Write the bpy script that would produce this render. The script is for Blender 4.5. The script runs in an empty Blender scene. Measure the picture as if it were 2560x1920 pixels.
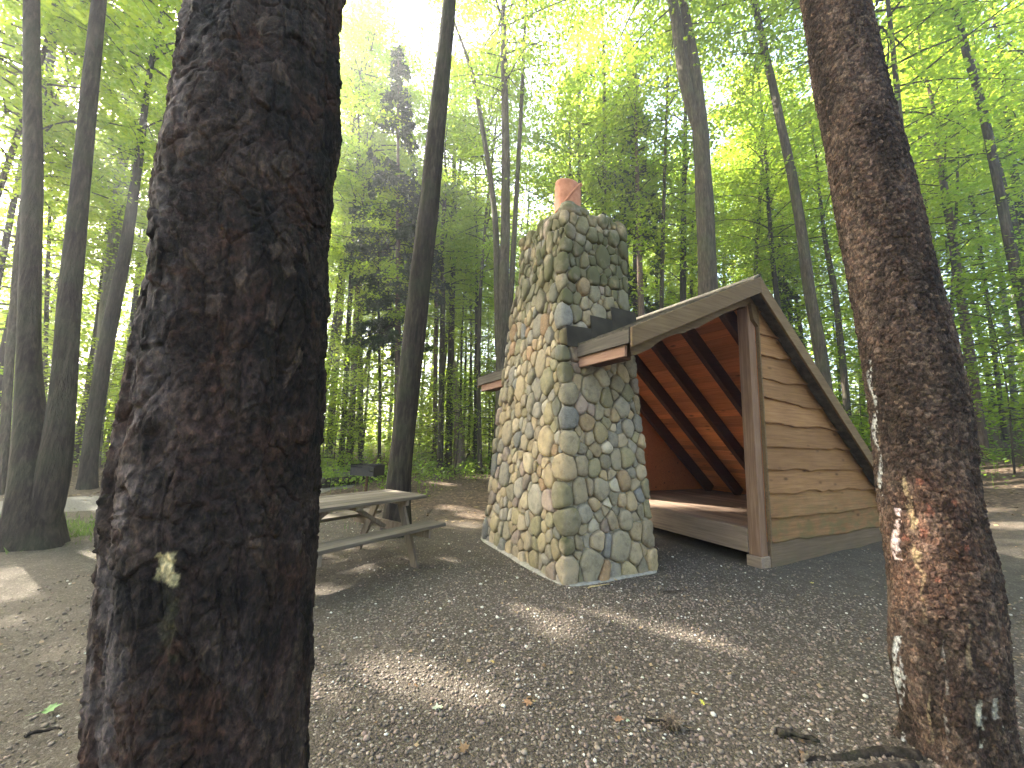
import bpy, math, random
import numpy as np
from mathutils import Vector, Matrix, Quaternion
RNG = np.random.default_rng(11)
SC = bpy.context.scene
COL = SC.collection
R = math.radians
# ------------------------------------------------------------------ camera model (photograph pixels, 2560x1920)
FP = 965.0; PITCH = R(8.45); ROLL = R(2.07); CH = 1.45
cF = np.array([0, math.cos(PITCH), math.sin(PITCH)]); r0 = np.array([1., 0, 0]); u0 = np.cross(r0, cF)
cR = r0*math.cos(ROLL)+u0*math.sin(ROLL); cU = -r0*math.sin(ROLL)+u0*math.cos(ROLL)
CAM = np.array([0, 0, CH])
def ray(x, y): return cF*FP+cR*(x-1280)+cU*(960-y)
def at_y(x, y, Y):
    d = ray(x, y); return CAM+d*(Y/d[1])
def sp(x): return np.log1p(np.exp(np.clip(x, -30, 30)))
def gz(x, y):
    """height of the forest floor"""
    x = np.asarray(x, float); y = np.asarray(y, float)
    z = .24*1.3*sp((x-8.2)/1.3)*np.clip((y+4)/6, 0, 1)
    z = np.minimum(z, 5+0*x)
    z = z+.022*2*sp((y-11)/2)*np.exp(-((x+2)/18)**2)
    far = np.clip((np.hypot(x-1, y-4)-7)/5, 0, 1)
    z = z+far*(.09*np.sin(x*.5+1)*np.cos(y*.43)+.04*np.sin(x*1.3+y*.9))
    near = np.clip(1-far, 0, 1)
    z = z+near*(.008*np.sin(x*2.1+.4)*np.cos(y*1.7)+.006*np.sin(x*4.3+y*3.1))
    return z
def hit(x, y):
    d = ray(x, y); d = d/np.linalg.norm(d); t = .3
    while t < 90:
        p = CAM+d*t
        if p[2] < gz(p[0], p[1]): break
        t += .03
    return CAM+d*t
def proj(P):
    q = np.asarray(P)-CAM; z = q@cF
    return 1280+FP*(q@cR)/z, 960-FP*(q@cU)/z
# ------------------------------------------------------------------ noise in numpy
def vnoise(p, seed=0):
    """smooth value noise, p (N,3) -> (N,) in -1..1"""
    p = np.asarray(p, float); i = np.floor(p).astype(np.int64); f = p-i; f = f*f*(3-2*f)
    def h(a, b, c):
        n = (a*374761393+b*668265263+c*2147483647+seed*974711) & 0x7fffffff
        n = ((n ^ (n >> 13))*1274126177) & 0x7fffffff
        n = n ^ (n >> 16)
        return (n & 0xffff)/32767.5-1
    out = 0
    for a in (0, 1):
        wa = f[:, 0] if a else 1-f[:, 0]
        for b in (0, 1):
            wb = f[:, 1] if b else 1-f[:, 1]
            for c in (0, 1):
                wc = f[:, 2] if c else 1-f[:, 2]
                out = out+wa*wb*wc*h(i[:, 0]+a, i[:, 1]+b, i[:, 2]+c)
    return out
def fbm(p, oct=3, seed=0):
    o = 0; a = 1; p = np.asarray(p, float)
    for k in range(oct): o = o+a*vnoise(p*2**k, seed+k); a *= .5
    return o
def worley(u, v, nu, seed=0):
    """periodic in u (nu cells); returns F1, F2, id random, local dv"""
    iu = np.floor(u).astype(np.int64); iv = np.floor(v).astype(np.int64)
    F1 = np.full(u.shape, 9.); F2 = np.full(u.shape, 9.); ID = np.zeros(u.shape); DV = np.zeros(u.shape); DU = np.zeros(u.shape)
    def h(a, b, s):
        n = (a*73856093) ^ (b*19349663) ^ ((s+seed)*83492791); n = n & 0x7fffffff
        n = ((n ^ (n >> 13))*1274126177) & 0x7fffffff; n = n ^ (n >> 16)
        return (n & 0xffff)/65535.
    for a in (-1, 0, 1):
        for b in (-1, 0, 1):
            ca = iu+a; cb = iv+b; cm = np.mod(ca, nu)
            du = ca+h(cm, cb, 1)-u; dv = cb+h(cm, cb, 2)-v
            d = np.hypot(du, dv); idr = h(cm, cb, 3)
            closer = d < F1
            F2 = np.where(closer, F1, np.minimum(F2, d))
            ID = np.where(closer, idr, ID); DV = np.where(closer, dv, DV); DU = np.where(closer, du, DU)
            F1 = np.where(closer, d, F1)
    return F1, F2, ID, DV, DU
def sstep(a, b, x):
    t = np.clip((x-a)/(b-a), 0, 1); return t*t*(3-2*t)
# ------------------------------------------------------------------ mesh helpers
def mesh(name, V, F, mats, parent=None, smooth=False, midx=None, color=None, tint=None, bevel=0, loc=None):
    V = np.asarray(V, np.float32)
    me = bpy.data.meshes.new(name)
    if isinstance(F, np.ndarray):
        n, k = F.shape
        me.vertices.add(len(V)); me.vertices.foreach_set('co', V.ravel())
        me.loops.add(n*k); me.loops.foreach_set('vertex_index', F.astype(np.int32).ravel())
        me.polygons.add(n); me.polygons.foreach_set('loop_start', np.arange(0, n*k, k, dtype=np.int32))
        me.polygons.foreach_set('loop_total', np.full(n, k, np.int32))
    else:
        me.from_pydata([tuple(map(float, v)) for v in V], [], [tuple(int(i) for i in f) for f in F])
    for m in (mats if isinstance(mats, (list, tuple)) else [mats]): me.materials.append(m)
    if midx is not None: me.polygons.foreach_set('material_index', np.asarray(midx, np.int32))
    me.polygons.foreach_set('use_smooth', np.full(len(me.polygons), bool(smooth)))
    if color is not None:
        a = me.color_attributes.new('col', 'FLOAT_COLOR', 'POINT')
        c = np.ones((len(V), 4), np.float32); c[:, :3] = color; a.data.foreach_set('color', c.ravel())
    if tint is not None:
        a = me.attributes.new('tint', 'FLOAT', 'POINT'); a.data.foreach_set('value', np.asarray(tint, np.float32))
    me.update(calc_edges=True); me.validate()
    o = bpy.data.objects.new(name, me); COL.objects.link(o)
    if parent is not None: o.parent = parent
    if loc is not None: o.location = loc
    if bevel:
        b = o.modifiers.new('bevel', 'BEVEL'); b.width = bevel; b.segments = 1; b.limit_method = 'ANGLE'
    return o
def tag(o, label=None, cat=None, group=None, kind=None):
    if label: o['label'] = label
    if cat: o['category'] = cat
    if group: o['group'] = group
    if kind: o['kind'] = kind
    return o
def thing(name, loc, label, cat, group=None, rz=0):
    o = bpy.data.objects.new(name, None); COL.objects.link(o); o.empty_display_size = .1
    o.location = [float(c) for c in loc]; o.rotation_euler = (0, 0, rz)
    return tag(o, label, cat, group)
class MB:
    """collects boxes / tubes / prisms into one mesh"""
    def __init__(s): s.V = []; s.F = []; s.T = []; s.n = 0
    def add(s, V, F, t=None):
        V = np.asarray(V, float); s.V.append(V); s.F += [tuple(int(i)+s.n for i in f) for f in F]; s.n += len(V)
        s.T.append(np.full(len(V), RNG.random() if t is None else t)); return s
    def box(s, x0, x1, y0, y1, z0, z1, t=None):
        V = [(x, y, z) for z in (z0, z1) for y in (y0, y1) for x in (x0, x1)]
        return s.add(V, [(0, 2, 3, 1), (4, 5, 7, 6), (0, 1, 5, 4), (2, 6, 7, 3), (0, 4, 6, 2), (1, 3, 7, 5)], t)
    def beam(s, a, b, w, h, up=(0, 0, 1), t=None):
        a = np.array(a, float); b = np.array(b, float); d = b-a; d /= np.linalg.norm(d)
        x = np.cross(d, up); x /= np.linalg.norm(x); y = np.cross(x, d)
        V = [p+x*w/2*i+y*h/2*j for p in (a, b) for j in (-1, 1) for i in (-1, 1)]
        return s.add(V, [(0, 1, 3, 2), (4, 6, 7, 5), (0, 4, 5, 1), (2, 3, 7, 6), (0, 2, 6, 4), (1, 5, 7, 3)], t)
    def prism(s, poly, axis, a0, a1, t=None):
        """poly of 2-D points extruded along axis ('x' or 'y'); points are the other coordinate and z"""
        n = len(poly); V = []
        for a in (a0, a1):
            for (p, z) in poly: V.append((a, p, z) if axis == 'x' else (p, a, z))
        F = [tuple(range(n)), tuple(range(2*n-1, n-1, -1))]+[(i, i+n, (i+1) % n+n, (i+1) % n) for i in range(n)]
        return s.add(V, F, t)
    def tube(s, pts, rad, n=8, t=None, cap=True):
        V, F = tube(pts, rad, n, cap); return s.add(V, F, t)
    def build(s, name, mat, parent=None, **k):
        o = mesh(name, np.vstack(s.V), s.F, mat, parent, tint=np.concatenate(s.T), **k)
        import bmesh
        bm = bmesh.new(); bm.from_mesh(o.data); bmesh.ops.recalc_face_normals(bm, faces=bm.faces); bm.to_mesh(o.data); bm.free()
        return o
def frames(P):
    P = np.asarray(P, float); T = np.gradient(P, axis=0); T /= np.linalg.norm(T, axis=1)[:, None]+1e-9
    ref = np.array([1., 0, 0]) if abs(T[0][0]) < .8 else np.array([0, 1., 0])
    X = np.cross(np.cross(T, ref), T); X /= np.linalg.norm(X, axis=1)[:, None]; Y = np.cross(T, X); return T, X, Y
def tube(P, rad, n=8, cap=True):
    P = np.asarray(P, float); rad = np.broadcast_to(np.asarray(rad, float), (len(P),)); T, X, Y = frames(P)
    a = np.linspace(0, 2*np.pi, n, endpoint=False)
    V = (P[:, None]+rad[:, None, None]*(np.cos(a)[None, :, None]*X[:, None]+np.sin(a)[None, :, None]*Y[:, None])).reshape(-1, 3)
    m = len(P); F = [(i*n+j, i*n+(j+1) % n, (i+1)*n+(j+1) % n, (i+1)*n+j) for i in range(m-1) for j in range(n)]
    if cap: F += [tuple(range(n))[::-1], tuple((m-1)*n+j for j in range(n))]
    return V, F
def grid_faces(m, n, wrap=True, off=0):
    i = np.arange(m-1)[:, None]; j = np.arange(n if wrap else n-1)[None]
    j2 = (j+1) % n
    return (np.stack([i*n+j, i*n+j2, (i+1)*n+j2, (i+1)*n+j], -1).reshape(-1, 4)+off).astype(np.int64)
# ------------------------------------------------------------------ materials
def newmat(name, rough=.9, spec=.2):
    m = bpy.data.materials.new(name); m.use_nodes = True; nt = m.node_tree
    b = nt.nodes['Principled BSDF']; b.inputs['Roughness'].default_value = rough; b.inputs['Specular IOR Level'].default_value = spec
    return m, nt, b
def N(nt, typ, **k):
    n = nt.nodes.new(typ)
    for a, v in k.items():
        if a.startswith('i_'):
            key = a[2:]; key = int(key) if key.isdigit() else key.replace('_', ' ')
            n.inputs[key].default_value = v
        else: setattr(n, a, v)
    return n
def L(nt, a, b): nt.links.new(a, b)
def ramp(nt, fac, stops):
    r = N(nt, 'ShaderNodeValToRGB'); e = r.color_ramp.elements
    e[0].position = stops[0][0]; e[0].color = (*stops[0][1], 1); e[1].position = stops[-1][0]; e[1].color = (*stops[-1][1], 1)
    for p, c in stops[1:-1]: x = e.new(p); x.color = (*c, 1)
    L(nt, fac, r.inputs[0]); return r.outputs[0]
def mixc(nt, f, a, b, mode='MIX'):
    m = N(nt, 'ShaderNodeMix', data_type='RGBA', blend_type=mode)
    for s, v in ((0, f), (6, a), (7, b)):
        if hasattr(v, 'is_linked'): L(nt, v, m.inputs[s])
        else: m.inputs[s].default_value = v if s == 0 else (*v, 1)
    return m.outputs[2]
def math_(nt, op, a, b=None, clamp=False):
    m = N(nt, 'ShaderNodeMath', operation=op, use_clamp=clamp)
    for s, v in ((0, a), (1, b)):
        if v is None: continue
        if hasattr(v, 'is_linked'): L(nt, v, m.inputs[s])
        else: m.inputs[s].default_value = v
    return m.outputs[0]
def noise(nt, scale, detail=4, vec=None, stretch=None, rough=.55, space='Object'):
    n = N(nt, 'ShaderNodeTexNoise', i_Scale=scale, i_Detail=detail, i_Roughness=rough)
    if vec is None: vec = N(nt, 'ShaderNodeTexCoord').outputs[space]
    if stretch:
        mp = N(nt, 'ShaderNodeMapping'); mp.inputs['Scale'].default_value = stretch; L(nt, vec, mp.inputs[0]); vec = mp.outputs[0]
    L(nt, vec, n.inputs['Vector']); return n.outputs[0]
def bump(nt, b, h, strength=.5, dist=.01):
    n = N(nt, 'ShaderNodeBump', i_Strength=strength, i_Distance=dist); L(nt, h, n.inputs['Height']); L(nt, n.outputs[0], b.inputs['Normal'])
def rng_(nt, v, a, b, c=0., d=1.):
    m = N(nt, 'ShaderNodeMapRange', i_1=a, i_2=b, i_3=c, i_4=d); L(nt, v, m.inputs[0]); return m.outputs[0]
def attr(nt, name, fac=False):
    a = N(nt, 'ShaderNodeAttribute', attribute_name=name); return a.outputs['Fac' if fac else 'Color']

def mat_wood(name, dark, mid, light, axis=0, moss=None, mossz=(0, 0), rough=.85, tintamt=.35, knots=False):
    m, nt, b = newmat(name, rough, .25)
    st = [42, 42, 42]; st[axis] = 1.8
    g = noise(nt, 1.0, 6, stretch=tuple(st), rough=.65)
    st2 = [90, 90, 90]; st2[axis] = 5
    g2 = noise(nt, 1.0, 3, stretch=tuple(st2))
    big = noise(nt, 1.7, 3)
    c = ramp(nt, g, [(.28, dark), (.5, mid), (.72, light)])
    c = mixc(nt, rng_(nt, big, .35, .65, 0, .35), c, dark)
    t = attr(nt, 'tint', True)
    tt = rng_(nt, t, 0, 1, 1-tintamt, 1+tintamt*.6)
    hs = N(nt, 'ShaderNodeHueSaturation'); L(nt, tt, hs.inputs['Value']); L(nt, c, hs.inputs['Color']); c = hs.outputs[0]
    if knots:
        vo = N(nt, 'ShaderNodeTexVoronoi', i_Scale=1.0); mp = N(nt, 'ShaderNodeMapping'); mp.inputs['Scale'].default_value = tuple(2.2 if i == axis else 5.5 for i in range(3))
        L(nt, N(nt, 'ShaderNodeTexCoord').outputs['Object'], mp.inputs[0]); L(nt, mp.outputs[0], vo.inputs['Vector'])
        k = rng_(nt, vo.outputs['Distance'], .06, .16, .75, 0); c = mixc(nt, k, c, tuple(x*.3 for x in dark))
    if moss:
        z = N(nt, 'ShaderNodeSeparateXYZ'); L(nt, N(nt, 'ShaderNodeTexCoord').outputs['Object'], z.inputs[0])
        f = rng_(nt, z.outputs[2], mossz[0], mossz[1], .9, 0)
        n3 = noise(nt, 5, 5, stretch=(1, 1, 2.5))
        f = math_(nt, 'MULTIPLY', f, rng_(nt, n3, .42, .62)); c = mixc(nt, f, c, moss)
    L(nt, c, b.inputs['Base Color'])
    bump(nt, b, math_(nt, 'ADD', g, math_(nt, 'MULTIPLY', g2, .5)), .45, .004)
    return m

M = {}
M['siding'] = mat_wood('siding_wood', (.19, .088, .036), (.30, .155, .066), (.38, .21, .098), 0, (.11, .11, .045), (.1, 1.0), knots=True, tintamt=.16)
M['trim'] = mat_wood('trim_wood', (.115, .07, .036), (.185, .118, .06), (.25, .17, .09), 0, tintamt=.25)
M['skirt'] = mat_wood('skirt_wood', (.14, .092, .058), (.22, .15, .095), (.29, .2, .135), 0, (.12, .105, .06), (-.1, .2))
M['post'] = mat_wood('post_wood', (.15, .08, .047), (.25, .145, .09), (.35, .225, .15), 2, tintamt=.2)
M['deck'] = mat_wood('deck_wood', (.17, .11, .075), (.3, .21, .15), (.4, .3, .22), 1, tintamt=.35)
M['rim'] = mat_wood('rim_wood', (.18, .125, .09), (.30, .215, .155), (.4, .3, .22), 1, tintamt=.2)
M['plank'] = mat_wood('cedar_plank', (.55, .17, .06), (.78, .29, .10), (.85, .38, .15), 1, knots=True, tintamt=.3)
M['rafter'] = mat_wood('rafter_wood', (.05, .022, .013), (.085, .036, .02), (.13, .055, .03), 0, tintamt=.15)
M['fascia'] = mat_wood('fascia_wood', (.06, .048, .038), (.11, .09, .07), (.18, .15, .12), 1, tintamt=.2)
M['fascia_pink'] = mat_wood('fascia_cedar', (.25, .13, .085), (.38, .22, .15), (.48, .3, .21), 1, tintamt=.2)
M['grey'] = mat_wood('weathered_wood', (.085, .066, .048), (.165, .134, .1), (.26, .22, .17), 0, tintamt=.45)
M['tleg'] = mat_wood('table_leg_wood', (.12, .09, .065), (.21, .165, .12), (.3, .25, .19), 2, tintamt=.25)

def mat_shingle():
    m, nt, b = newmat('roof_shingle', .95, .15)
    n = noise(nt, 9, 6); n2 = noise(nt, 90, 2)
    c = ramp(nt, n, [(.3, (.045, .04, .034)), (.5, (.1, .088, .07)), (.7, (.17, .15, .115))])
    c = mixc(nt, rng_(nt, n2, .5, .75, 0, .5), c, (.2, .17, .13)); L(nt, c, b.inputs['Base Color']); bump(nt, b, n2, .6, .008); return m
M['shingle'] = mat_shingle()

def mat_stone():
    m, nt, b = newmat('field_stone', .85, .25)
    c = attr(nt, 'col'); tc = N(nt, 'ShaderNodeTexCoord').outputs['Object']
    n1 = noise(nt, 14, 6, tc, rough=.65); n2 = noise(nt, 70, 3, tc); n3 = noise(nt, 3.2, 4, tc)
    c = mixc(nt, 1.0, c, ramp(nt, n1, [(.25, (.55, .52, .5)), (.5, (1, 1, 1)), (.75, (1.25, 1.2, 1.1))]), 'MULTIPLY')
    c = mixc(nt, rng_(nt, n2, .55, .8, 0, .35), c, (.5, .47, .4))
    ms = attr(nt, 'tint', True)
    f = math_(nt, 'MULTIPLY', rng_(nt, n3, .36, .54), ms, True)
    c = mixc(nt, f, c, (.095, .088, .042)); L(nt, c, b.inputs['Base Color'])
    bump(nt, b, math_(nt, 'ADD', n1, math_(nt, 'MULTIPLY', n2, .4)), .6, .012); return m
M['stone'] = mat_stone()
def mat_simple(name, stops, scale=20, rough=.9, bumpd=.006, spec=.2, metal=0, detail=5, stretch=None):
    m, nt, b = newmat(name, rough, spec); n = noise(nt, scale, detail, stretch=stretch)
    L(nt, ramp(nt, n, stops), b.inputs['Base Color']); b.inputs['Metallic'].default_value = metal
    if bumpd: bump(nt, b, n, .5, bumpd)
    return m
M['mortar'] = mat_simple('mortar', [(.3, (.17, .145, .105)), (.5, (.27, .235, .175)), (.7, (.37, .325, .25))], 24)
M['concrete'] = mat_simple('concrete_footing', [(.3, (.2, .18, .145)), (.7, (.36, .33, .28))], 18)
M['flash'] = mat_simple('flashing_metal', [(.3, (.032, .027, .02)), (.7, (.055, .046, .034))], 7, .85, .001, .12)
M['clay'] = mat_simple('terracotta', [(.25, (.3, .12, .07)), (.5, (.46, .2, .125)), (.75, (.55, .27, .18))], 7, .85, .004)
M['iron'] = mat_simple('black_iron', [(.3, (.012, .012, .013)), (.6, (.03, .027, .025)), (.8, (.075, .05, .035))], 26, .6, .002, .4)
M['rust'] = mat_simple('rusty_post', [(.3, (.06, .035, .022)), (.7, (.16, .09, .05))], 30, .85, .002)
M['path'] = mat_simple('path_gravel', [(.3, (.10, .092, .08)), (.5, (.155, .142, .124)), (.7, (.21, .195, .17))], 40, .95, .01)

def mat_bark(name, dark, mid, light, scale=1., moss=0., vcol=False, bd=.02):
    m, nt, b = newmat(name, .9, .2)
    tc = N(nt, 'ShaderNodeTexCoord').outputs['Object']
    g = noise(nt, 9*scale, 6, tc, (3.2, 3.2, .55), .65); g2 = noise(nt, (50 if not vcol else 85)*scale, 5, tc, (1, 1, .6), .7); big = noise(nt, 2.2, 3, tc)
    g0 = noise(nt, 4*scale, 4, tc, (3.4, 3.4, .3), .6)
    c = ramp(nt, math_(nt, 'ADD', math_(nt, 'MULTIPLY', g, .6), math_(nt, 'MULTIPLY', g0, .4)), [(.38, dark), (.5, mid), (.62, light)])
    if vcol:
        c = mixc(nt, .8, attr(nt, 'col'), mixc(nt, 1., attr(nt, 'col'), ramp(nt, g2, [(.28, (.2, .2, .2)), (.5, (.9, .9, .9)), (.72, (2.6, 2.3, 2.1))]), 'MULTIPLY'))
    if moss: c = mixc(nt, rng_(nt, big, .45, .62, 0, moss), c, (.06, .075, .035))
    L(nt, c, b.inputs['Base Color']); bump(nt, b, math_(nt, 'ADD', g if not vcol else g2, math_(nt, 'MULTIPLY', g2, .35)), .8, bd if not vcol else .012); return m
M['bark'] = mat_bark('forest_bark', (.024, .018, .013), (.062, .047, .034), (.125, .098, .072), 1, .35, bd=.035)
M['bark_dark'] = mat_bark('dark_bark', (.011, .009, .0075), (.03, .023, .018), (.066, .052, .04), 1, .25, bd=.035)
M['bark_grey'] = mat_bark('grey_bark', (.07, .062, .05), (.14, .125, .1), (.23, .2, .17), .8, .25)
M['bark_red'] = mat_bark('reddish_bark', (.06, .038, .03), (.13, .085, .066), (.2, .145, .115), 1, .1)
M['bark_near'] = mat_bark('near_bark', (.02, .02, .02), (.04, .04, .04), (.1, .1, .1), 1, 0, True)
M['snag'] = mat_bark('dead_wood', (.09, .065, .045), (.18, .135, .095), (.28, .22, .16), 1, .1)

def mat_leaf(name, c0, c1, t0, t1, trans=.5, rough=.5):
    m = bpy.data.materials.new(name); m.use_nodes = True; nt = m.node_tree
    b = nt.nodes['Principled BSDF']; out = nt.nodes['Material Output']
    b.inputs['Roughness'].default_value = rough; b.inputs['Specular IOR Level'].default_value = .35
    a = attr(nt, 'tint', True)
    L(nt, mixc(nt, a, c0, c1), b.inputs['Base Color'])
    tr = N(nt, 'ShaderNodeBsdfTranslucent'); L(nt, mixc(nt, a, t0, t1), tr.inputs[0])
    mx = N(nt, 'ShaderNodeMixShader'); mx.inputs[0].default_value = trans
    L(nt, b.outputs[0], mx.inputs[1]); L(nt, tr.outputs[0], mx.inputs[2]); L(nt, mx.outputs[0], out.inputs[0]); return m
M['leaf'] = mat_leaf('maple_leaf', (.055, .095, .013), (.11, .145, .022), (.31, .5, .03), (.6, .70, .06), .62)
M['needle'] = mat_leaf('conifer_needle', (.018, .036, .011), (.045, .068, .02), (.03, .06, .012), (.07, .1, .02), .25)
M['herb'] = mat_leaf('undergrowth_leaf', (.06, .11, .02), (.115, .16, .035), (.26, .45, .035), (.5, .62, .08), .55)
M['dry'] = mat_leaf('fallen_leaf', (.15, .09, .05), (.34, .25, .14), (.1, .05, .02), (.25, .15, .05), .2)
M['grass'] = mat_leaf('grass_blade', (.05, .1, .02), (.12, .17, .04), (.1, .2, .02), (.2, .3, .05), .3)

def mat_ground():
    m, nt, b = newmat('forest_floor', .95, .12)
    tc = N(nt, 'ShaderNodeTexCoord').outputs['Object']
    sx = N(nt, 'ShaderNodeSeparateXYZ'); L(nt, tc, sx.inputs[0])
    big = noise(nt, .9, 4, tc); mid = noise(nt, 5, 6, tc, rough=.7); fine = noise(nt, 48, 5, tc, rough=.7); vf = noise(nt, 240, 2, tc)
    # packed soil
    soil = ramp(nt, mid, [(.32, (.075, .062, .046)), (.5, (.128, .108, .082)), (.66, (.2, .172, .132))])
    soil = mixc(nt, rng_(nt, fine, .5, .7, 0, .55), soil, (.06, .05, .04))
    # small stones
    vo = N(nt, 'ShaderNodeTexVoronoi', i_Scale=85.); L(nt, tc, vo.inputs['Vector'])
    sc = N(nt, 'ShaderNodeSeparateColor'); L(nt, vo.outputs['Color'], sc.inputs[0])
    stone = ramp(nt, sc.outputs[0], [(0, (.07, .057, .044)), (.45, (.11, .09, .07)), (.9, (.15, .125, .1)), (.985, (.34, .31, .26))])
    dx = math_(nt, 'SUBTRACT', sx.outputs[0], 1.0); dy = math_(nt, 'SUBTRACT', sx.outputs[1], 3.0)
    dd = math_(nt, 'ADD', math_(nt, 'POWER', math_(nt, 'ABSOLUTE', math_(nt, 'MULTIPLY', dx, .36)), 2.), math_(nt, 'POWER', math_(nt, 'ABSOLUTE', math_(nt, 'MULTIPLY', dy, .34)), 2.))
    gm = rng_(nt, math_(nt, 'ADD', dd, math_(nt, 'MULTIPLY', big, 1.3)), 1.1, 1.9, 1, .5)
    c = mixc(nt, gm, soil, stone)
    # leaf litter farther off
    v2 = N(nt, 'ShaderNodeTexVoronoi', i_Scale=16.); L(nt, tc, v2.inputs['Vector'])
    s2 = N(nt, 'ShaderNodeSeparateColor'); L(nt, v2.outputs['Color'], s2.inputs[0])
    lit = ramp(nt, s2.outputs[0], [(0, (.07, .045, .03)), (.5, (.14, .092, .062)), (.8, (.21, .145, .098)), (1, (.3, .22, .15))])
    lit = mixc(nt, rng_(nt, fine, .45, .65, 0, .5), lit, (.06, .042, .03))
    far = math_(nt, 'SUBTRACT', math_(nt, 'ADD', sx.outputs[1], math_(nt, 'MULTIPLY', big, 4.)), math_(nt, 'MULTIPLY', math_(nt, 'MINIMUM', sx.outputs[0], 0.), -.15))
    rightf = math_(nt, 'SUBTRACT', sx.outputs[0], -1.)
    c = mixc(nt, rng_(nt, far, 8.2, 10.5, 0, .9), c, lit)
    c = mixc(nt, rng_(nt, vf, .32, .62, .6, 0), c, (.028, .024, .019))
    L(nt, c, b.inputs['Base Color'])
    h = math_(nt, 'ADD', math_(nt, 'MULTIPLY', fine, 1.), math_(nt, 'ADD', math_(nt, 'MULTIPLY', vo.outputs['Distance'], math_(nt, 'MULTIPLY', gm, -1.)), math_(nt, 'MULTIPLY', vf, .4)))
    bump(nt, b, h, .9, .012); return m
M['ground'] = mat_ground()
m, nt, b = newmat('gravel_stone', .8, .25); L(nt, attr(nt, 'col'), b.inputs['Base Color']); M['gravel'] = m

# ------------------------------------------------------------------ ground
def build_ground():
    xs = np.concatenate([np.linspace(-160, -14, 24)[:-1], np.linspace(-14, -4, 40)[:-1], np.linspace(-4, 6, 150)[:-1], np.linspace(6, 22, 50)[:-1], np.linspace(22, 160, 24)])
    ys = np.concatenate([np.linspace(-120, -3, 18)[:-1], np.linspace(-3, 1, 20)[:-1], np.linspace(1, 8, 120)[:-1], np.linspace(8, 30, 70)[:-1], np.linspace(30, 170, 24)])
    X, Y = np.meshgrid(xs, ys); Z = gz(X, Y)
    nz = vnoise(np.stack([X.ravel()*1.9, Y.ravel()*1.9, 0*X.ravel()], 1), 5).reshape(X.shape)*.012
    Z = Z+nz*(np.hypot(X-1, Y-4) < 9)
    V = np.stack([X, Y, Z], -1).reshape(-1, 3)
    o = mesh('ground', V, grid_faces(len(ys), len(xs), False), M['ground'], smooth=True); o['kind'] = 'structure'
build_ground()
def build_path():
    # grey gravel path on the far left, seen behind the double-stemmed tree
    c = np.array([[-30, 1.2], [-14, 4.6], [-9.2, 6.7], [-6.5, 8.4], [-5.6, 9.8], [-5.3, 11.5], [-6, 14.5], [-9, 18]]); t = np.linspace(0, len(c)-1, 60)
    P = np.stack([np.interp(t, np.arange(len(c)), c[:, i]) for i in (0, 1)], 1)
    for _ in range(6): P[1:-1] = (P[:-2]+2*P[1:-1]+P[2:])/4
    T = np.gradient(P, axis=0); T /= np.linalg.norm(T, axis=1)[:, None]; Nn = np.stack([-T[:, 1], T[:, 0]], 1)
    V = []
    for k, w in enumerate(np.linspace(-1, 1, 7)):
        q = P+Nn*(w*(.95+.1*np.sin(np.arange(60)*1.3+k)))[:, None]; V.append(np.column_stack([q, gz(q[:, 0], q[:, 1])+.02-.014*abs(w)**3]))
    V = np.stack(V, 1).reshape(-1, 3)
    o = mesh('path', V, grid_faces(60, 7, False), M['path'], smooth=True); o['kind'] = 'structure'
build_path()

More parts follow.
